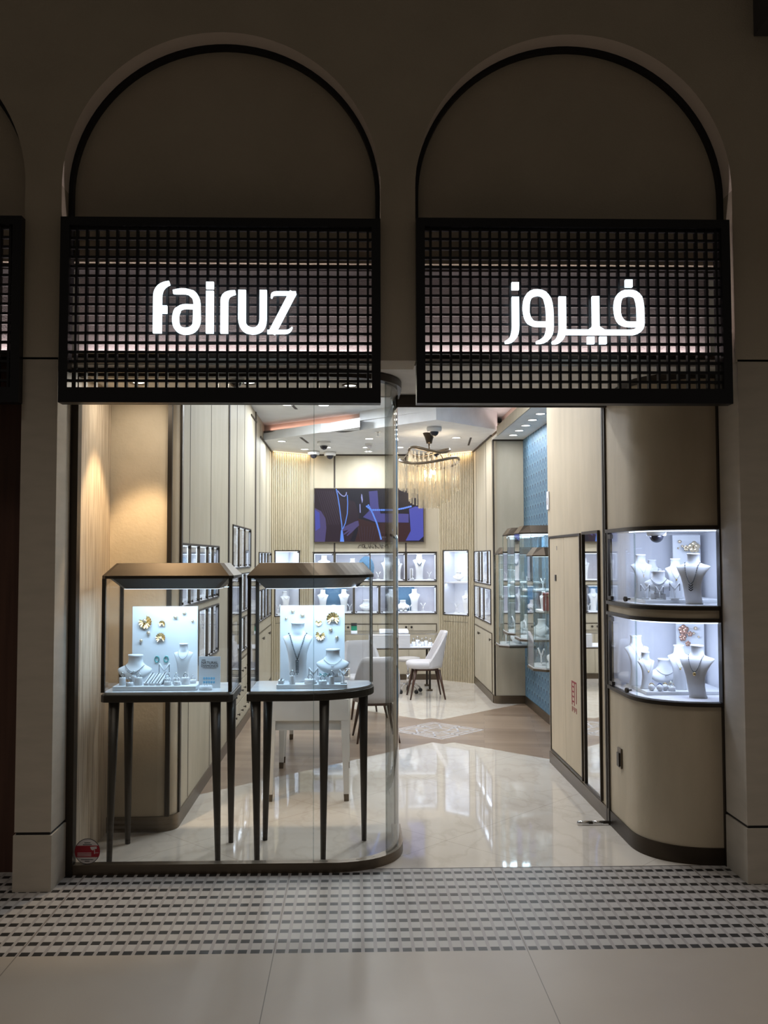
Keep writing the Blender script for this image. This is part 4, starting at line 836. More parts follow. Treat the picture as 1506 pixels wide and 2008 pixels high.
# ring stand: white cylinder with a ring
def ring_mesh(mt, r=0.011):
    g = MB().use(mt).tube([(r * math.cos(a * PI / 8), 0, r + r * math.sin(a * PI / 8)) for a in range(16)], 0.0014, 6, True); g.use('silver').sphere(0, 0, 2 * r + 0.003, 0.0042, 8, 5); return g.mesh('ring')
RS_CYL = B('leather_white').lathe([(1.0, 0), (1.0, 0.92), (0.9, 1.0), (0.1, 1.0)], 0, 0, 0, 20).mesh('pad'); RINGS = {k: ring_mesh(k) for k in ('silver', 'gold_pale', 'gem_grey')}
def ring_stand(loc, r, h, place, mt='silver', grp='ring stands', rs=1.0):
    loc = (loc[0], loc[1], loc[2] + 0.0006); t_ = thing('ring_stand', 'round white ring stand ' + place, 'ring stand', loc, random.uniform(-0.4, 0.4), grp)
    put('pad', RS_CYL, (0, 0, 0), 0, t_, (r, r, h)); put('ring', RINGS[mt], (0, 0, h - 0.002), 0, t_, rs); return t_
_g = B('leather_white').box(-0.22, 0.22, -0.15, 0.15, 0, 0.10); _g.tube([(0, 0, 0.1), (0, 0, 0.55)], 0.045, 8); _g.tube([(0, 0, 0.55), (-0.12, 0, 0.72), (-0.28, 0, 0.98)], 0.045, 8); _g.tube([(0, 0, 0.55), (0.12, 0, 0.72), (0.28, 0, 0.98)], 0.045, 8); EST = _g.mesh('stand')
_g = B('gem_grey')
for s_ in (-1, 1):
    for k in range(5): _g.sphere(s_ * 0.27, -0.05, 0.88 - k * 0.08, 0.035, 6, 4)
EARR = _g.mesh('earrings')
def earring_stand(loc, rz, h, place, grp='earring stands', er=True):
    loc = (loc[0], loc[1], loc[2] + 0.0006); t_ = thing('earring_stand', 'y-shaped white earring stand ' + place, 'earring stand', loc, rz, grp, h); put('stand', EST, (0, 0, 0), 0, t_)
    if er: put('earrings', EARR, (0, 0, 0), 0, t_)
def plinth(loc, w, d, h, place, rz=0, grp='white display plinths'):
    g = B('leather_white').box(-w / 2, w / 2, -d / 2, d / 2, 0.0003, h); return tag(obj('display_plinth', g, None, loc, rz, bevel=0.002), 'flat white plinth ' + place, 'plinth', grp)
# shell ornament
def shell_mesh(seed=0):
    g = B('gold'); n_, k = 66, 6; rings = []
    for j in range(k + 1):
        t = j / k; ring = []
        for i in range(n_ + 1):
            a = -0.42 * PI + 1.55 * PI * i / n_; rip = math.cos(2 * PI * i / 6); R_ = (0.12 + 0.88 * t) * (1 + 0.07 * rip * t) * (1 - 0.12 * abs(a - 0.355 * PI) / PI)
            ring.append((R_ * math.cos(a), -0.05 - 0.30 * t ** 1.5 - 0.07 * rip * t, R_ * math.sin(a)))
        rings.append(ring)
    g.loft(rings, caps=False, closed=False, smooth=False); g.loft([[(x, y + 0.05, z) for x, y, z in r_] for r_ in rings], caps=False, closed=False)
    g.sphere(0, -0.06, 0, 0.30, 10, 6, 1, 0.3, 1)
    return g.mesh('shell')
SHELL = shell_mesh(); PEARL = B('pearl').sphere(0, 0, 0, 1.0, 16, 10).mesh('pearl')
def shell(x, y, z, r, roll, label):
    t_ = thing('shell_ornament', label, 'shell ornament', (x, y, z), 0, 'gold shell ornaments', r); t_.rotation_euler = (0, roll, 0)
    put('shell', SHELL, (0, 0, 0), 0, t_); put('pearl', PEARL, (-0.06, -0.36, -0.12), 0, t_, 0.34)
def pearl(x, y, z, r, label): tag(put('pearl_ornament', PEARL, (x, y, z), 0, None, r), label, 'pearl ornament', 'pearl ornaments')
# ================================================================== FREESTANDING TABLE SHOWCASES
def table_case(label, x0, x1, y0, y1, curved, feet, tops, light_e, posts):
    """coordinates in world metres; the thing's base stands on the floor"""
    ox, oy = (x0 + x1) / 2, (y0 + y1) / 2; t_ = thing('table_showcase', label, 'showcase', (ox, oy, 0), 0, 'freestanding table showcases')
    def outline(ins, e=2.4):
        a, b_, c_, d_ = x0 + ins, x1 - ins, y0 + ins, y1 - ins
        if curved: rx, ry = 0.40, 0.30; pts = [(a, d_), (a, c_)] + arc(b_ - rx, c_ + ry, rx, ry, -PI / 2, 0, 16, 2.0) + arc(b_ - 0.05, d_ - 0.05, 0.05, 0.05, 0, PI / 2, 5)
        else: ch = 0.035; pts = [(a, d_), (a, c_ + 0.02), (a + 0.02, c_), (b_ - 0.02, c_), (b_, c_ + 0.02), (b_, d_ - ch * 0.6), (b_ - ch * 0.6, d_)]
        return [(p[0] - ox, p[1] - oy) for p in pts]
    O = outline(0)
    obj('tray', B('bronze_dark').prism(O, 0.812, 0.850), t_, bevel=0.004)
    g = B('marble_white').prism(outline(0.012), 0.8505, 0.862); obj('marble_top', g, t_)
    for (fx, fy), (tx, ty) in zip(feet, tops):
        g = B('bronze_dark'); g.loft([[(cx + r * math.cos(i * PI / 4 + PI / 8), cy + r * math.sin(i * PI / 4 + PI / 8), z) for i in range(8)] for cx, cy, r, z in ((fx - ox, fy - oy, 0.014, 0.0), (tx - ox, ty - oy, 0.028, 0.812))]); obj('leg', g, t_)
    for px, py in posts: obj('post', B('bronze_dark').box(px - ox - 0.009, px - ox + 0.009, py - oy - 0.009, py - oy + 0.009, 0.862, 1.443), t_)
    gl = outline(0.008); obj('glass_front', MB().use('glass').ribbon(gl[1:], 0.862, 1.443, 0.005), t_); obj('glass_back', MB().use('glass').ribbon([gl[-1], gl[0], gl[1]], 0.862, 1.443, 0.004), t_)
    A, Bm = outline(0), outline(0.058)
    g = B('bronze_satin'); g.prism(A, 1.443, 1.458); k = len(A)
    g.add([(x, y, 1.458) for x, y in A] + [(x, y, 1.522) for x, y in Bm], [(i, (i + 1) % k, k + (i + 1) % k, k + i) for i in range(k)] + [list(range(k, 2 * k))]); obj('hood', g, t_)
    U, V_ = outline(0.03), outline(0.088); g = B('bronze_dark')
    g.add([(x, y, 1.443) for x, y in U] + [(x, y, 1.388) for x, y in V_], [(i, k + i, k + (i + 1) % k, (i + 1) % k) for i in range(k)]); obj('hopper', g, t_)
    Wn = outline(0.090); obj('light_panel', B('case_led').prism(Wn, 1.386, 1.388), t_)
    lamp('AREA', 'table_showcase_led', (ox, y0 + 0.12, 1.383), light_e * 0.68, (0.50, 0.74, 1.0), (x1 - x0) * 0.68, 0.10, target=(ox, y0 + 0.20, 0.86))
    return t_
table_case('left freestanding bronze table showcase with a white shell panel and low collar bust', -1.297, -0.622, 4.755, 5.15, False,
           [(-1.247, 4.787), (-0.696, 4.785), (-1.23, 5.10), (-0.672, 5.105)], [(-1.235, 4.80), (-0.715, 4.80), (-1.23, 5.09), (-0.672, 5.09)], 7.5,
           [(-1.285, 4.77), (-0.637, 4.772), (-1.285, 5.135), (-0.632, 5.13)])
table_case('right freestanding bronze table showcase with a rounded front by the curved glass', -0.552, 0.108, 4.765, 5.20, True,
           [(-0.497, 4.79), (-0.160, 4.81), (-0.49, 5.14), (0.054, 5.12)], [(-0.51, 4.81), (-0.155, 4.83), (-0.475, 5.14), (0.05, 5.10)], 7.5,
           [(-0.541, 4.777), (-0.541, 5.185), (0.095, 5.135)])
Z0 = 0.8625
# left case contents
YP = 5.05
tag(obj('display_board', B('leather_white').box(-1.205, -0.853, YP, YP + 0.018, Z0, 1.285)), 'upright white panel with gold shells in the left table showcase', 'display panel', 'white panels in the table showcases')
plinth((-1.035, 4.915, Z0), 0.43, 0.19, 0.022, 'under the rings in the left table showcase')
def PXY(u, v, Y): # a point at depth Y seen at picture column u and row v
    d = _R @ Vector(((u - 739) / 1800, -(v - 1004) / 1800, -1)); t = Y / d.y; return (d.x * t, Y, 1.55 + d.z * t)
def on_panel(u, v, Y): return PXY(u, v, Y)
CRO = lambda px, py: (240 + px / 6.548, 1170 + py / 6.548)
for (cx_, cy_, r_, roll, lb) in ((300, 318, 0.036, 2.2, 'largest gold scallop shell with pearl, top left of the left white panel'), (512, 348, 0.018, -0.4, 'smallest gold shell on the left white panel'), (495, 527, 0.027, -0.5, 'middle sized gold shell low on the left white panel')):
    x, y, z = on_panel(*CRO(cx_, cy_), YP); shell(x, y - 0.004, z, r_, roll, lb)
for (cx_, cy_, r_, lb) in ((685, 258, .011, 'large pearl, left of the upper right pair on the left panel'), (797, 208, .010, 'highest pearl on the left white panel'), (903, 313, .007, 'tiny pearl near the right edge of the left panel'), (338, 463, .010, 'pearl just below the largest shell of the left panel'), (245, 563, .009, 'lowest pearl near the left edge of the left panel')):
    x, y, z = on_panel(*CRO(cx_, cy_), YP); pearl(x, y - 0.008, z, r_, lb)
bust('low', (-1.165, 4.955, Z0 + 0.022), 0.0, 0.150, 'at the left of the left table showcase', 'drop')
bust('tall', (-0.915, 4.985, Z0 + 0.022), 0.0, 0.205, 'at the right of the left table showcase', 'thin')
earring_stand((-1.02, 5.00, Z0 + 0.022), 0, 0.10, 'in the middle of the left table showcase')
g = MB()
for s_ in (-1, 1):
    g.use('gem_teal').tube([(s_ * 0.025 + 0.011 * math.cos(a * PI / 8), 0, 0.016 * math.sin(a * PI / 8)) for a in range(16)], 0.0035, 6, True)
tag(obj('earrings', g, None, (-1.045, YP - 0.004, 1.0)), 'pair of teal hoop earrings on the left white panel above the rings', 'earrings')
k_ = 0
for u, v, h, rr in ((246, 1345, .036, .016), (257, 1343, .028, .014), (257.5, 1348, .016, .016), (274, 1345, .036, .018)):
    pass
ringsL = [(-1.212, 4.872, .040, .017), (-1.168, 4.845, .018, .019), (-1.160, 4.905, .045, .014), (-1.128, 4.872, .040, .020), (-0.975, 4.862, .020, .018), (-0.925, 4.862, .020, .018), (-0.985, 4.905, .032, .019), (-0.938, 4.910, .032, .020), (-0.888, 4.895, .036, .021), (-0.855, 4.935, .018, .017), (-1.000, 4.945, .040, .014)]
nmL = ['at the far left front', 'lowest of the left trio', 'at the back of the left cluster', 'with the widest pad, left cluster', 'low, right of the bracelet ramps', 'low, at the front right', 'behind the low middle one', 'second from right in the back row', 'tallest at the right end', 'low at the plinth right edge', 'behind the bracelet ramps']
for (x, y, h, r_), nm in zip(ringsL, nmL): ring_stand((x, y, Z0 + 0.022), r_, h, nm + ' in the left table showcase', random.choice(['silver', 'gem_grey', 'silver']), 'ring stands in the left table showcase')
for i in range(3):
    t_ = thing('bracelet_ramp', 'slanted white ramp with a bracelet, ' + ['leftmost', 'middle', 'rightmost'][i] + ' of three in the left table showcase', 'bracelet stand', (-1.085 + i * 0.032, 4.85, Z0 + 0.022), 0, 'bracelet ramps')
    g = B('leather_white').add([(-.011, 0, 0), (.011, 0, 0), (.011, .075, 0), (-.011, .075, 0), (-.011, 0, .012), (.011, 0, .012), (.032, .075, .055), (.010, .075, .055)], [(0, 3, 2, 1), (4, 5, 6, 7), (0, 1, 5, 4), (2, 3, 7, 6), (0, 4, 7, 3), (1, 2, 6, 5)]); obj('ramp', g, t_)
    obj('bracelet', B('gem_grey').tube([(0.0 + t0 * 0.021, t0 * 0.075, 0.015 + t0 * 0.043) for t0 in (0, .2, .4, .6, .8, 1)], 0.0025, 6), t_)
# information card
t_ = thing('sign_card', 'upright white card reading natural diamonds in the left table showcase', 'sign', (-0.765, 4.915, Z0), -0.08)
obj('card', B('leather_white').box(-0.058, 0.058, 0, 0.004, 0.0, 0.165), t_); obj('foot', B('leather_white').box(-0.03, 0.03, 0.004, 0.04, 0, 0.004), t_)
def text(body, size, x, y, z, parent, mt, align='CENTER'):
    cu = bpy.data.curves.new('lettering', 'FONT'); cu.body = body; cu.size = size; cu.extrude = 0.0002; cu.align_x = align; cu.materials.append(M[mt])
    tmp = bpy.data.objects.new('tmp', cu); me = bpy.data.meshes.new_from_object(tmp); bpy.data.objects.remove(tmp)
    o = bpy.data.objects.new('lettering', me); C.objects.link(o); o.location = (x, y, z); o.rotation_euler = (PI / 2, 0, 0); o.parent = parent; return o
text('only', 0.013, -0.032, -0.0008, 0.143, t_, 'ink'); text('NATURAL', 0.020, 0.0, -0.0008, 0.126, t_, 'ink'); text('DIAMONDS', 0.0175, 0.0, -0.0008, 0.110, t_, 'ink')
g = B('ink').box(-0.036, 0.036, -0.0008, 0, 0.104, 0.1055); g.use('ink_blue')
for i in range(10): g.sphere(-0.028 + (i % 5) * 0.013, -0.0006, 0.05 - (i // 5) * 0.02, 0.0058, 6, 4, 1, 0.1, 1.3)
obj('print', g, t_)
t_ = thing('ring_disc', 'low round white disc with rings before the natural diamonds card', 'ring stand', (-0.775, 4.855, Z0)); obj('pad', B('leather_white').cyl(0, 0, 0, 0.020, 0.034, 0.034, 24), t_)
for i in (-1, 0, 1): put('ring', RINGS['silver'], (i * 0.014, 0, 0.016), 0.6, t_, 0.6)
# right case contents
YP2 = 5.07
CR2 = lambda px, py: (520 + px / 7.53, 1170 + py / 7.53)
tag(obj('display_board', B('leather_white').box(-0.405, -0.052, YP2, YP2 + 0.018, Z0, 1.287)), 'upright white panel with gold shells in the right table showcase', 'display panel', 'white panels in the table showcases')
plinth((-0.222, 4.94, Z0), 0.37, 0.165, 0.022, 'under the tall bust in the right table showcase')
for (cx_, cy_, r_, roll, lb) in ((1000, 325, 0.036, -0.5, 'largest gold scallop shell with pearl, upper right of the right white panel'), (790, 378, 0.018, 2.6, 'smallest gold shell near the glass joint on the right panel'), (815, 565, 0.027, 2.8, 'middle sized gold shell near the glass joint on the right panel')):
    x, y, z = on_panel(*CR2(cx_, cy_), YP2); shell(x, y - 0.004, z, r_, roll, lb)
for (cx_, cy_, r_, lb) in ((408, 213, .0105, 'highest pearl on the right white panel'), (312, 322, .007, 'tiny pearl near the left edge of the right panel'), (552, 272, .0115, 'pearl just above the tall bust on the right panel'), (967, 483, .0105, 'pearl below the largest shell of the right panel'), (1057, 600, .0095, 'lowest pearl near the right edge of the right panel')):
    x, y, z = on_panel(*CR2(cx_, cy_), YP2); pearl(x, y - 0.008, z, r_, lb)
bust('tall', (-0.302, 4.97, Z0 + 0.022), 0.0, 0.318, 'in the right table showcase', 'vee')
bust('low', (-0.115, 4.975, Z0 + 0.05), 0.0, 0.145, 'raised at the right of the right table showcase', 'diam')
plinth((-0.115, 4.985, Z0 + 0.022), 0.10, 0.07, 0.028, 'small block under the low bust in the right table showcase')
earring_stand((-0.215, 4.90, Z0 + 0.022), 0, 0.085, 'behind the glass joint in the right table showcase')
earring_stand((-0.055, 4.885, Z0 + 0.022), 0, 0.075, 'at the right end of the right table showcase plinth')
for (x, y, h, r_), nm in zip([(-0.325, 4.875, .045, .0145), (-0.232, 4.885, .026, .030), (-0.165, 4.875, .020, .022), (-0.118, 4.872, .042, .0145)], ['tall, before the tall bust', 'wide disc beside the glass joint', 'low disc before the low bust', 'tall, right of the glass joint']):
    ring_stand((x, y, Z0 + 0.022), r_, h, nm + ' in the right table showcase', 'gem_grey', 'ring stands in the right table showcase', 1.1)
t_ = thing('bracelet_ramp', 'slanted white pad with a gem bracelet at the left of the right table showcase', 'bracelet stand', (-0.385, 4.875, Z0 + 0.022)); obj('ramp', B('leather_white').box(-0.014, 0.014, 0, 0.07, 0, 0.018), t_); obj('bracelet', B('gem_grey').tube([(0, 0.005 + i * 0.01, 0.021) for i in range(7)], 0.004, 6), t_)
g = B('gem_teal'); 
for k in range(3): g.tube([(-0.02 + 0.04 * i / 6, 0.0, 0.004 + 0.006 * math.sin(i * 1.3 + k) + k * 0.004) for i in range(7)], 0.0022, 5)
t_ = thing('bangle', 'twisted teal bangle on a white roll in the right table showcase', 'bracelet', (-0.165, 4.945, Z0 + 0.022)); obj('roll', B('leather_white').box(-0.03, 0.03, -0.012, 0.012, 0, 0.03), t_); obj('twist', g, t_, (0, -0.004, 0.032))
# ================================================================== CURVED SHOWCASE CONTENTS
def curved_contents(zb, lab, up):
    pl = plinth((1.78, 5.085, zb + 0.0005), 0.44, 0.37, 0.018, 'following the curved glass in the ' + lab + ' curved showcase', 0)
    z = zb + 0.018
    tag(obj('display_board', B('leather_white').box(-0.078, 0.078, 0, 0.014, 0, 0.355), None, (1.908 if up else 1.92, 5.225, z + 0.001), -0.06), 'white panel with ' + ('gold shells' if up else 'brown orchids') + ' at the back of the ' + lab + ' curved showcase', 'display panel', 'white panels in the curved showcases')
    mtl = 'gold_pale' if up else 'rose_brown'
    def flower(x, y, zz, r, nm):
        t_ = thing('flower_ornament', nm, 'flower ornament', (x, y, zz), 0, 'metal flower ornaments', r)
        for k in range(5):
            a = k * 2 * PI / 5 + 0.3; p = obj('petal', B(mtl).sphere(0.55 * math.cos(a), -0.1, 0.55 * math.sin(a), 0.48, 10, 6, 1, 0.28, 1), t_)
        obj('centre', B('pearl').sphere(0, -0.28, 0, 0.22, 10, 6), t_)
    if up:
        Q = lambda u, v, y=5.19: on_panel(u, v, y)
        flower(*Q(1361, 1073), 0.034, 'large pale gold flower high on the upper curved showcase panel'); flower(*Q(1346, 1075), 0.018, 'small pale gold flower on the upper curved showcase panel')
        for u, v, r_, nm in ((1333, 1062, .010, 'large'), (1338, 1071, .008, 'middle sized'), (1330, 1075, .006, 'tiny')): pearl(*Q(u, v, 5.205), r_, nm + ' gold bead left of the flowers in the upper curved showcase')
        bust('arch', (1.785, 4.80, zb), -0.62, 0.268, 'nearest the pier in the upper curved showcase', 'chev')
        bust('tall', (1.765, 5.01, z), -0.20, 0.222, 'second from the pier in the upper curved showcase', 'gold')
        bust('low', (1.660, 4.975, z + 0.0305), -0.3, 0.125, 'in the middle of the upper curved showcase', 'drop'); plinth((1.660, 4.985, z), 0.08, 0.055, 0.03, 'small block under the low bust in the upper curved showcase', -0.3, 'white display plinths')
        bust('tall', (1.600, 5.09, z), 0.1, 0.245, 'leftmost in the upper curved showcase', 'pend'); bust('tall', (1.70, 5.20, z), 0.1, 0.215, 'behind the leftmost in the upper curved showcase', 'pearl')
        for (x, y, h, nm) in ((1.580, 4.96, .085, 'at the left of the upper curved showcase'), (1.648, 4.93, .075, 'in the middle of the upper curved showcase'), (1.722, 4.905, .095, 'before the second bust in the upper curved showcase')): earring_stand((x, y, z), -0.3, h, nm)
        t_ = thing('dome_camera', 'dark dome camera hanging inside the upper curved showcase', 'camera', (1.647, 4.96, 1.6865)); obj('housing', B('lamp_white').lathe([(0.052, 0), (0.050, -0.022)], 0, 0, 0, 24), t_); obj('dome', B('gem_black').lathe([(0.038 * math.cos(a * PI / 16), -0.022 - 0.038 * math.sin(a * PI / 16)) for a in range(9)], 0, 0, 0, 18), t_)
    else:
        Q = lambda u, v, y=5.19: on_panel(u, v, y)
        flower(*Q(1340, 1235), 0.030, 'large brown orchid high on the lower curved showcase panel'); flower(*Q(1339, 1250), 0.022, 'brown orchid below the largest one in the lower curved showcase')
        flower(*Q(1353, 1243), 0.016, 'small brown orchid beside the beads in the lower curved showcase'); flower(*Q(1349, 1262), 0.016, 'lowest brown orchid just above a bust in the lower curved showcase')
        for u, v, r_, nm in ((1364, 1232, .011, 'large'), (1360, 1242, .009, 'middle sized'), (1370, 1249, .007, 'tiny')): pearl(*Q(u, v, 5.205), r_, nm + ' dark bead right of the orchids in the lower curved showcase')
        bust('arch', (1.795, 4.80, zb), -0.62, 0.275, 'nearest the pier in the lower curved showcase', 'med')
        bust('tall', (1.768, 4.985, z), -0.2, 0.240, 'second from the pier in the lower curved showcase', 'gold')
        bust('low', (1.728, 5.09, z), -0.2, 0.155, 'half hidden in the middle of the lower curved showcase', 'diam')
        bust('tall', (1.585, 5.15, z), 0.1, 0.28, 'tallest at the left of the lower curved showcase', 'pend'); bust('tall', (1.595, 5.02, z), 0.2, 0.20, 'small, left in the lower curved showcase', 'gold')
        for i, (x, y, nm) in enumerate(((1.600, 4.94, 'left'), (1.640, 4.925, 'middle'), (1.675, 4.945, 'right'))):
            t_ = thing('bracelet_cushion', 'white cushion with a bangle, ' + nm + ' of three in the lower curved showcase', 'bracelet stand', (x, y, z), -0.4, 'bracelet cushions'); obj('cushion', B('leather_white').sphere(0, 0, 0.0185, 0.018, 14, 8, 1.0, 1, 1), t_); obj('bangle', B(['gold', 'gem_blue', 'gold'][i]).tube([(0.014 * math.cos(a * PI / 8), 0, 0.022 + 0.019 * math.sin(a * PI / 8)) for a in range(16)], 0.0025, 6, True), t_)
        for x, y, nm in ((1.705, 4.925, 'front'), (1.715, 4.97, 'rear')): ring_stand((x, y, z), 0.018, 0.022, nm + ' one beside the cushions in the lower curved showcase', 'gold_pale', 'ring stands in the curved showcase')
curved_contents(1.300, 'upper', True); curved_contents(0.812, 'lower', False)
# ================================================================== CABINET CONTENTS
def on(F_, u, d, z): return F_.p(u, d, z)
bz = lambda i: bh[i][2] + 0.004
U = bx_
for i, x0, x1, nm in ((0, -0.50, -0.27, 'upper left'), (1, -0.20, 0.62, 'wide upper'), (2, 0.70, 1.02, 'upper right'), (3, -0.49, -0.03, 'lower left'), (4, 0.03, 0.29, 'small lower middle'), (5, 0.36, 1.0, 'wide lower right')):
    plinth(((x0 + x1) / 2, 11.83, bz(i)), x1 - x0, 0.12, 0.012, 'on the floor of the ' + nm + ' back wall cabinet', 0, 'plinths in the back cabinets')
BK = lambda kind, x, i, h, place, nk, d=0.12: bust(kind, (x, 11.72 + d, bz(i) + 0.012), 0, h, place, nk, 'busts in the back wall cabinets')
BK('tall', -0.385, 0, 0.31, 'alone in the upper left back wall cabinet', 'thin'); BK('tall', -0.02, 1, 0.27, 'left of the blue oval board', 'pearl'); BK('tall', 0.42, 1, 0.28, 'right of the blue oval board', 'thin'); BK('tall', 0.56, 1, 0.265, 'at the right end of the wide upper back cabinet', 'diam')
BK('tall', 0.84, 2, 0.325, 'alone in the upper right back wall cabinet', 'drop')
BK('tall', -0.40, 3, 0.28, 'left end of the lower left back wall cabinet', 'pearl'); BK('tall', -0.13, 3, 0.285, 'right end of the lower left back wall cabinet', 'thin'); BK('low', -0.26, 3, 0.09, 'in the lower left back cabinet', 'sapph', 0.08)
BK('low', 0.155, 4, 0.15, 'in the small lower middle back wall cabinet', 'sapph')
BK('tall', 0.475, 5, 0.285, 'left of the lower right teal board', 'pearl'); BK('tall', 0.775, 5, 0.285, 'right of the lower right teal board', 'pearl'); BK('low', 0.625, 5, 0.145, 'before the lower right teal board', 'sapph', 0.09)
for x, i, h, nm in ((0.965, 2, .10, 'in the upper right back wall cabinet'), (0.885, 5, .11, 'at the right end of the lower right back cabinet'), (-0.055, 3, .10, 'at the right of the lower left back cabinet'), (0.71, 5, .09, 'beside the low bust in the lower right back cabinet'), (0.31, 1, .10, 'beside the blue oval board')):
    earring_stand((x, 11.79, bz(i) + 0.012), 0, h, nm, 'earring stands in the back cabinets', False)
for x, i, nm in ((0.78 - 0.03, 2, 'beside the tall bust in the upper right back cabinet'), (0.60, 5, 'left under the low bust in the lower right back cabinet'), (0.66, 5, 'right under the low bust in the lower right back cabinet'), (0.55, 1, 'in the wide upper back cabinet')):
    ring_stand((x, 11.765, bz(i) + 0.012), 0.018, 0.02, nm, 'gem_grey', 'ring stands in the back cabinets', 1.3)
t_ = thing('bracelet_tower', 'slim white upright bracelet pad in the upper right back wall cabinet', 'bracelet stand', (0.735, 11.80, bz(2) + 0.012)); obj('pad', B('leather_white').box(-0.02, 0.02, -0.01, 0.01, 0, 0.14), t_, bevel=0.004); obj('bracelet', B('silver').box(-0.004, 0.004, -0.013, -0.010, 0.01, 0.135), t_)
# corner niches
for F_, L_, sd, nm in ((FRL, 0.593, 0.41, 'left'), (FRR, 0.55, 0.48, 'right')):
    u = sd * L_ + (0.03 if nm == 'right' else 0)
    plinth(F_.p(u, 0.12, 1.2355), 0.22, 0.12, 0.010, 'on the upper shelf of the ' + nm + ' corner niche', F_.rz, 'plinths in the corner niches'); plinth(F_.p(u, 0.12, 0.8345), 0.24, 0.14, 0.012, 'on the floor of the ' + nm + ' corner niche', F_.rz, 'plinths in the corner niches')
    bust('low', F_.p(u - 0.055, 0.09, 1.246), F_.rz + 0.3, 0.12, 'on the upper shelf of the ' + nm + ' corner niche', 'diam', 'busts in the corner niches')
    bust('tall', F_.p(u + 0.088 - (0.02 if nm == 'right' else 0), 0.155, 1.246), F_.rz, 0.24, 'highest up in the ' + nm + ' corner niche', 'pearl', 'busts in the corner niches')
    bust('tall', F_.p(u + 0.05, 0.12, 0.847), F_.rz, 0.28, 'in the lower half of the ' + nm + ' corner niche', 'pearl', 'busts in the corner niches')
    earring_stand(F_.p(u - 0.08, 0.08, 0.847), F_.rz, 0.12, 'in the lower half of the ' + nm + ' corner niche', 'earring stands in the corner niches', False)
# side wall cabinets
def row(F_, h, us, kinds, nm, hs):
    plinth(F_.p((h[0] + h[1]) / 2, 0.12, h[2] + 0.0045), (h[1] - h[0]) - 0.06, 0.13, 0.012, 'on the floor of the ' + nm, F_.rz, 'plinths in the side cabinets')
    ordn = ['nearest', 'second', 'third', 'fourth', 'fifth']
    for i, (u, k) in enumerate(zip(us, kinds)):
        bust('tall' if k != 'L' else 'low', F_.p(u, 0.12, h[2] + 0.0165), F_.rz, hs * (0.5 if k == 'L' else 1), ordn[i] + ' in the ' + nm, 'thin' if k != 'L' else 'diam', 'busts in the side cabinets')
row(FLft, lh[0], (0.17, 0.50, 0.84, 1.14, 1.39), 'TLTTL', 'upper cabinet of the nearest left bay', 0.30)
row(FLft, lh[1], (0.17, 0.50, 0.84, 1.14, 1.39), 'TTLTT', 'lower cabinet of the nearest left bay', 0.28)
row(FLft, lh[2], (2.55, 3.0, 3.42), 'TLT', 'highest cabinet of the middle left bay', 0.28)
row(FLft, lh[3], (2.55, 3.0, 3.42), 'TTL', 'centre cabinet of the middle left bay', 0.27)
row(FLft, lh[4], (2.55, 3.0, 3.42), 'LTT', 'lowest cabinet of the middle left bay', 0.24)
row(FLft, lh[5], (4.65, 5.0, 5.36), 'TTL', 'upper cabinet of the farthest left bay', 0.27)
row(FLft, lh[6], (4.65, 5.0, 5.36), 'TLT', 'lower cabinet of the farthest left bay', 0.27)
row(FRgt, rh[0], (1.22, 0.85, 0.50, 0.2), 'TLTT', 'upper rear cabinet on the right wall', 0.29)
row(FRgt, rh[1], (1.15, 0.62, 0.22), 'TTT', 'lower rear cabinet on the right wall', 0.29)
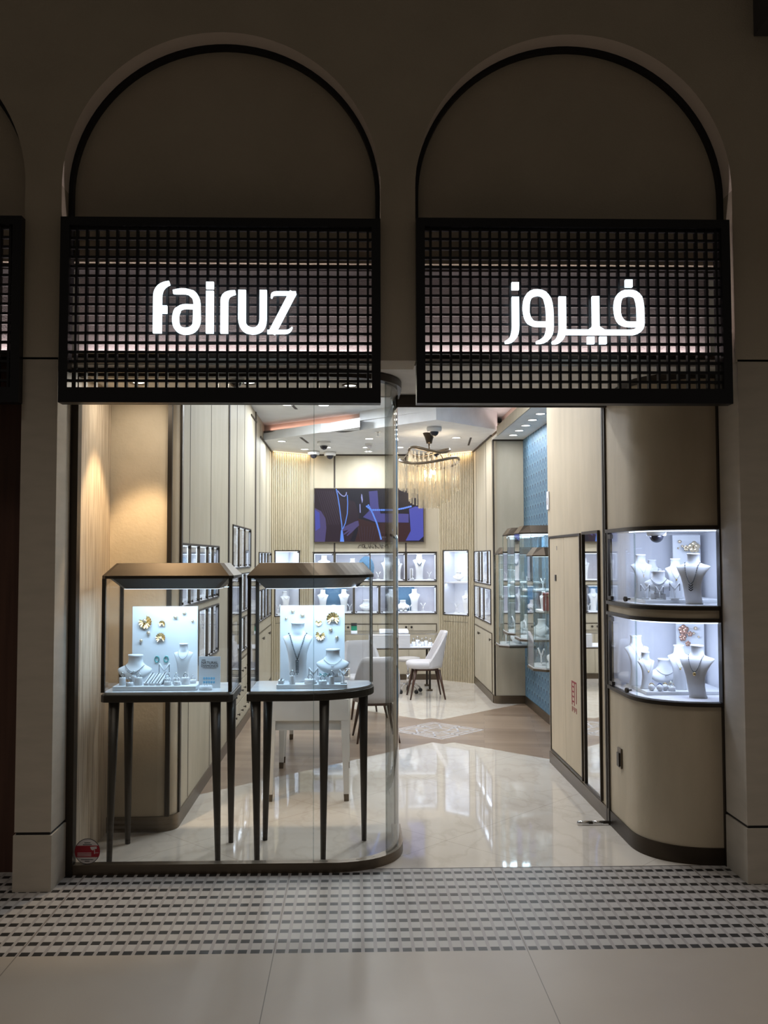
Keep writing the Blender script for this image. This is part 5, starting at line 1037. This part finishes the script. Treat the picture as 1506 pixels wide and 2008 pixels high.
# ================================================================== HANGING VITRINES IN THE TEAL NICHE
def vitrine(yc, zb, zt, label, place, shelf_z, wy=0.44):
    t_ = thing('hanging_vitrine', label, 'showcase', (1.812, yc, zb), -PI / 2, 'hanging vitrines on the teal wall'); w_, dp = wy / 2, 0.355; ch = 0.09; H_ = zt - zb
    def oc(ins): return [(-w_ + ins, 0), (-w_ + ins, -dp + ch), (-w_ + ch + ins * 0.4, -dp + ins), (w_ - ch - ins * 0.4, -dp + ins), (w_ - ins, -dp + ch), (w_ - ins, 0)]
    O = oc(0); k = 6; obj('base_tray', B('bronze').prism(O, 0, 0.018), t_); obj('floor_pad', B('leather_white').prism(oc(0.01), 0.018, 0.030), t_)
    g = B('bronze_satin'); g.prism(O, H_ - 0.075, H_ - 0.065); T_ = oc(0.05); g.add([(x, y, H_ - 0.065) for x, y in O] + [(x, y, H_) for x, y in T_], [(i, (i + 1) % k, k + (i + 1) % k, k + i) for i in range(k)] + [list(range(k, 2 * k))]); obj('hood', g, t_)
    obj('light_panel', B('case_led').prism(oc(0.05), H_ - 0.078, H_ - 0.076), t_)
    obj('glass', MB().use('glass_bevel').ribbon(oc(0.006), 0.03, H_ - 0.075, 0.005), t_)
    obj('glass_shelf', B('glass_edge').prism(oc(0.03), shelf_z - zb - 0.008, shelf_z - zb), t_); obj('shelf_pad', B('leather_white').prism(oc(0.07), shelf_z - zb, shelf_z - zb + 0.012), t_)
    for s_ in (-1, 1): obj('post', B('bronze_dark').box(s_ * 0.03 - 0.006, s_ * 0.03 + 0.006, -0.02, -0.002, 0.03, H_ - 0.075), t_)
    for x, y in oc(0.004)[1:5]: obj('glass_corner', B('glass_edge').box(x - 0.003, x + 0.003, y - 0.003, y + 0.003, 0.03, H_ - 0.075), t_)
    lamp('AREA', 'vitrine_led', (1.65, yc, zt - 0.085), 3.6, (0.66, 0.84, 1.0), 0.28, 0.2, target=(1.65, yc, 0))
    for dx, dy, zz, hh, kd in ((-0.08, 0.0, zb + 0.031, 0.14, 'e'), (0.02, 0.09, zb + 0.031, 0.05, 'r'), (0.03, -0.08, zb + 0.031, 0.16, 'b'), (-0.05, 0.03, shelf_z + 0.012, 0.15, 'b'), (0.05, -0.07, shelf_z + 0.012, 0.10, 'e')):
        loc = (1.63 + dx, yc + dy, zz); wh = ('on the floor of the ' if zz < shelf_z else 'on the shelf of the ') + place
        if kd == 'e': earring_stand(loc, -PI / 2 + 0.5, hh, wh, 'earring stands in the hanging vitrines')
        elif kd == 'r': ring_stand(loc, 0.02, hh, wh, 'silver', 'ring stands in the hanging vitrines')
        else: bust('low' if zz < shelf_z else 'tall', loc, -PI / 2 + 0.6, hh, wh, 'pearl', 'busts in the hanging vitrines')
vitrine(9.38, 0.645, 1.65, 'low-hung hexagonal glass vitrine farthest back on the teal wall', 'farthest low-hung vitrine', 1.14)
vitrine(8.86, 0.81, 1.83, 'high-hung glass vitrine second from the back on the teal wall', 'farther high-hung vitrine', 1.30)
vitrine(8.22, 0.81, 1.83, 'high-hung glass vitrine second from the door on the teal wall', 'nearer high-hung vitrine', 1.25)
vitrine(7.62, 0.625, 1.63, 'low-hung glass vitrine nearest the closet wall with a red box', 'nearest low-hung vitrine', 1.10)
t_ = thing('jewellery_box', 'dark red jewellery box standing in the nearest low-hung vitrine', 'box', (1.60, 7.50, 1.1125), -0.3); obj('box', B('red_leather').box(-0.05, 0.05, -0.05, 0.05, 0, 0.12), t_, bevel=0.004); obj('lid', B('red_leather').box(-0.052, 0.052, -0.052, 0.052, 0.122, 0.145), t_, bevel=0.004); obj('clasp', B('gold').box(-0.01, 0.01, -0.057, -0.052, 0.11, 0.13), t_)
# ================================================================== FURNITURE
def white_table(y0, y1, label):
    xa, xb = -0.552, -0.034; cx_, cy_ = (xa + xb) / 2, (y0 + y1) / 2; t_ = thing('display_table', label, 'table', (cx_, cy_, 0), 0, 'white display tables'); a, d = (xb - xa) / 2, (y1 - y0) / 2
    obj('apron', B('table_white').box(-a, a, -d, d, 0.508, 0.645), t_, bevel=0.003); obj('drawer_box', B('table_white').box(-a + 0.05, a - 0.05, -d + 0.03, d - 0.03, 0.444, 0.508), t_)
    obj('top_frame', B('ink').box(-a + 0.014, a - 0.014, -d + 0.014, d - 0.014, 0.645, 0.652), t_); obj('glass_top', B('glass').box(-a, a, -d, d, 0.652, 0.660), t_)
    for sx in (-1, 1):
        for sy in (-1, 1):
            lx, ly = sx * (a - 0.0), sy * (d - 0.0); g = B('table_white'); w0, w1 = 0.050, 0.028
            def sq(wd, z): x0, x1 = (lx - wd, lx) if sx > 0 else (lx, lx + wd); ya, yb = (ly - wd, ly) if sy > 0 else (ly, ly + wd); return [(x0, ya, z), (x1, ya, z), (x1, yb, z), (x0, yb, z)]
            g.loft([sq(w1 + 0.004, 0.045), sq(w0, 0.508)], smooth=False); lg = obj('leg', g, t_); g = B('bronze'); g.loft([sq(w1 + 0.002, 0.0), sq(w1 + 0.005, 0.045)], smooth=False); obj('foot_cap', g, lg)
white_table(5.93, 6.88, 'nearer white display table with bronze feet behind the right table showcase')
white_table(7.04, 7.96, 'farther white display table with bronze feet, almost hidden by the nearer one')
def chair(loc, rz, label, s_=1.0):
    t_ = thing('upholstered_chair', label, 'chair', loc, rz, 'white upholstered chairs', s_)
    # seat: local front = -y
    g = B('fabric_chair'); prof = []
    for z, sc in ((0.335, 0.80), (0.345, 0.95), (0.375, 1.0), (0.400, 0.97), (0.412, 0.85)): prof.append([(0.205 * sc * math.copysign(abs(math.cos(a)) ** 0.75, math.cos(a)), -0.03 + 0.20 * sc * math.copysign(abs(math.sin(a)) ** 0.75, math.sin(a)), z) for a in [2 * PI * i / 28 for i in range(28)]])
    g.loft(prof); obj('seat', g, t_)
    g = B('fabric_chair'); nU, nV = 18, 8; th = 0.035; outr, inr = [], []
    for j in range(nV + 1):
        v = j / nV; ro, ri = [], []
        for i in range(nU + 1):
            u = -1 + 2 * i / nU; a = u * 1.45; t_u = max(0.0, (abs(u) - 0.42) / 0.58); hgt = 0.40 - 0.33 * (t_u ** 1.15)
            topz = 0.345 + hgt * v; lean = 0.17 * (topz - 0.345); sw = 1 + 0.06 * v
            x, y = 0.205 * sw * math.copysign(abs(math.sin(a)) ** 0.72, math.sin(a)), 0.205 * abs(math.cos(a)) ** 0.8 - 0.03 + lean; R_ = 0.21
            ro.append((x, y, topz)); k_ = (R_ - th) / R_; ri.append((x * k_, (y + 0.03 - lean) * k_ - 0.03 + lean, topz + 0.004))
        outr.append(ro); inr.append(ri)
    rings = [o_ + i_[::-1] for o_, i_ in zip(outr, inr)]; g.loft(rings); obj('backrest', g, t_)
    obj('under_frame', B('walnut').box(-0.13, 0.13, -0.14, 0.12, 0.312, 0.335), t_)
    for sx in (-1, 1):
        for sy, by in ((-1, -0.20), (1, 0.19)):
            g = B('walnut').loft([[(cx_ + r * math.cos(i * PI / 4), cy_ + r * math.sin(i * PI / 4), z) for i in range(8)] for cx_, cy_, r, z in ((sx * 0.185, by, 0.009, 0.0), (sx * 0.125, by * 0.66, 0.019, 0.325))]); obj('leg', g, t_)
chair((0.80, 10.25, 0), -PI / 2 + 0.05, 'white upholstered chair in side view before the ribbed right corner', 0.98)
chair((0.185, 7.92, 0), PI + 0.10, 'white upholstered chair seen from behind next to the glass edge', 0.96)
chair((0.10, 9.1, 0), 0.25, 'white upholstered chair behind the other one, facing the door', 0.96)
t_ = thing('rolling_stool', 'round grey stool on a chrome five-star base beside the white chair', 'stool', (0.62, 10.62, 0))
obj('seat', B('stool_grey').lathe([(0.09, 0.355), (0.135, 0.362), (0.145, 0.38), (0.135, 0.40), (0.06, 0.408)], 0, 0, 0, 28), t_); obj('post', B('chrome').cyl(0, 0, 0.10, 0.36, 0.012, 0.012, 14).cyl(0, 0, 0.09, 0.22, 0.02, 0.02, 14), t_)
for k in range(5):
    a = k * 2 * PI / 5 + 0.3; sp = obj('star_arm', B('chrome').tube([(0, 0, 0.10), (0.09 * math.cos(a), 0.09 * math.sin(a), 0.10), (0.15 * math.cos(a), 0.15 * math.sin(a), 0.05)], [0.011, 0.009, 0.007], 8), t_)
    obj('caster', B('rubber').tube([(0.15 * math.cos(a) - 0.012 * math.sin(a), 0.15 * math.sin(a) + 0.012 * math.cos(a), 0.023), (0.15 * math.cos(a) + 0.012 * math.sin(a), 0.15 * math.sin(a) - 0.012 * math.cos(a), 0.023)], 0.022, 12), sp)
# sales desk
t_ = thing('sales_desk', 'glass-topped sales desk with ring display before the back wall', 'desk', (0.42, 10.95, 0)); a, d = 0.56, 0.24
obj('table_frame', B('bronze').box(-a, a, -d, d, 0.480, 0.495), t_); obj('bottom_panel', B('case_white').box(-a + 0.01, a - 0.01, -d + 0.01, d - 0.01, 0.495, 0.505), t_)
obj('drawer_box', B('case_white').box(-a + 0.32, a - 0.33, -d + 0.012, d - 0.012, 0.505, 0.648), t_, label='closed white box part of the desk'); obj('glass_top', B('glass').box(-a, a, -d, d, 0.655, 0.663), t_)
g = MB().use('glass'); 
for x0, x1, y0, y1 in ((-a, a, -d, -d + 0.004), (-a, -a + 0.004, -d, d), (a - 0.004, a, -d, d)): g.box(x0, x1, y0, y1, 0.505, 0.655)
obj('glass_side', g, t_); obj('edge_trim', B('silver').box(-a, a, -d - 0.002, -d, 0.655, 0.663), t_)
for sx in (-1, 1):
    for sy in (-1, 1): lg = obj('leg', B('bronze_dark').box(sx * (a - 0.10) - 0.012, sx * (a - 0.10) + 0.012, sy * (d - 0.03) - 0.012, sy * (d - 0.03) + 0.012, 0.02, 0.48), t_); obj('foot', B('bronze').box(sx * (a - 0.10) - 0.03, sx * (a - 0.10) + 0.03, sy * (d - 0.03) - 0.03, sy * (d - 0.03) + 0.03, 0, 0.02), lg)
lamp('AREA', 'desk_led', (0.42, 10.74, 0.648), 1.2, COOL, 0.9, 0.02, target=(0.42, 10.95, 0.5))
for i, (x, y, r_, h) in enumerate(((0.70, 10.86, .022, .05), (0.75, 10.90, .022, .07), (0.80, 10.86, .024, .05), (0.85, 10.90, .022, .06), (0.90, 10.86, .022, .045), (0.77, 10.82, .02, .03))):
    ring_stand((x, y, 0.5055), r_, h, ['first from left', 'second from left', 'third from left', 'fourth from left', 'fifth from left', 'lowest at the front'][i] + ' inside the sales desk glass', 'gem_grey', 'ring stands in the sales desk', 1.6)
t_ = thing('laptop_case', 'flat white box lying on the glass of the sales desk', 'box', (0.47, 10.93, 0.6635)); obj('box', B('case_white').box(-0.17, 0.17, -0.12, 0.12, 0, 0.026), t_, bevel=0.005); obj('lid', B('case_white').box(-0.165, 0.165, -0.115, 0.115, 0.027, 0.032), t_)
t_ = thing('payment_terminal', 'small green and black payment terminal on the sales desk', 'payment terminal', (0.0, 10.82, 0.6635), 0.1); obj('body', B('green_plastic').box(-0.034, 0.034, -0.01, 0.02, 0.03, 0.085), t_, bevel=0.004); obj('screen', B('ink').box(-0.028, 0.028, -0.013, -0.009, 0.088, 0.115).box(-0.034, 0.034, -0.009, 0.02, 0.085, 0.118), t_); obj('stand', B('case_white').box(-0.036, 0.036, -0.02, 0.03, 0, 0.03), t_, bevel=0.003)
# ================================================================== CHANDELIER
t_ = thing('chandelier', 'amber glass tube chandelier with two wavy brass rings', 'chandelier', (0.80, 9.70, 2.87))
obj('canopy', B('bronze_satin').lathe([(0.068, 0.0), (0.064, -0.012), (0.050, -0.04), (0.036, -0.085), (0.030, -0.112)], 0, 0, 0, 24), t_); obj('rod', B('bronze').cyl(0, 0, -0.22, -0.10, 0.009, 0.009, 10), t_)
def wavy(R_, z, amp, ph, n_=72): return [(R_ * math.cos(2 * PI * i / n_), R_ * math.sin(2 * PI * i / n_), z + amp * math.sin(2 * 2 * PI * i / n_ + ph)) for i in range(n_)]
def wz(R_, z, amp, ph, a): return z + amp * math.sin(2 * a + ph)
obj('wavy_ring', B('bronze').tube(wavy(0.215, -0.195, 0.032, 0.6), 0.014, 8, True), t_); obj('wavy_ring', B('bronze').tube(wavy(0.315, -0.315, 0.036, 2.4), 0.014, 8, True), t_)
g = B('bronze')
for k in range(4): a = k * PI / 2 + 0.4; g.tube([(0, 0, -0.20), (0.215 * math.cos(a), 0.215 * math.sin(a), wz(0, -0.195, .032, .6, a)), (0.315 * math.cos(a), 0.315 * math.sin(a), wz(0, -0.315, .036, 2.4, a))], 0.005, 6)
obj('arms', g, t_)
def gtube(L_): 
    g = B('amber_glass'); rr = 0.010; pr = []
    n_ = max(6, int(L_ / 0.016))
    for i in range(n_ + 1): pr.append((rr * (1.0 if i % 2 else 0.86), -L_ * i / n_))
    g.lathe(pr, 0, 0, 0, 8); return g.mesh('glass_tube')
TB = {k: gtube(k) for k in (0.30, 0.50, 0.44)}
for i in range(36):
    a = 2 * PI * i / 36; put('glass_tube', TB[0.30], (0.315 * math.cos(a), 0.315 * math.sin(a), wz(0, -0.315, .036, 2.4, a) - 0.014), 0, t_)
for i in range(26):
    a = 2 * PI * i / 26; put('glass_tube', TB[0.50], (0.215 * math.cos(a), 0.215 * math.sin(a), wz(0, -0.195, .032, .6, a) - 0.014 - 0.02), 0, t_)
for i in range(16):
    a = 2 * PI * i / 16; put('glass_tube', TB[0.44], (0.11 * math.cos(a), 0.11 * math.sin(a), -0.36), 0, t_)
for k in range(5):
    a = k * 2 * PI / 5; x, y = 0.05 * math.cos(a), 0.05 * math.sin(a); obj('bulb', B('warm_bulb').sphere(x, y, -0.42 - 0.03 * (k % 2), 0.016, 10, 6, 1, 1, 1.8), t_)
lamp('POINT', 'chandelier_light', (0.80, 9.70, 2.42), 4.0, (1.0, 0.80, 0.55), 0.06); lamp('POINT', 'chandelier_light', (0.80, 9.70, 2.60), 3, (1.0, 0.84, 0.62), 0.05)
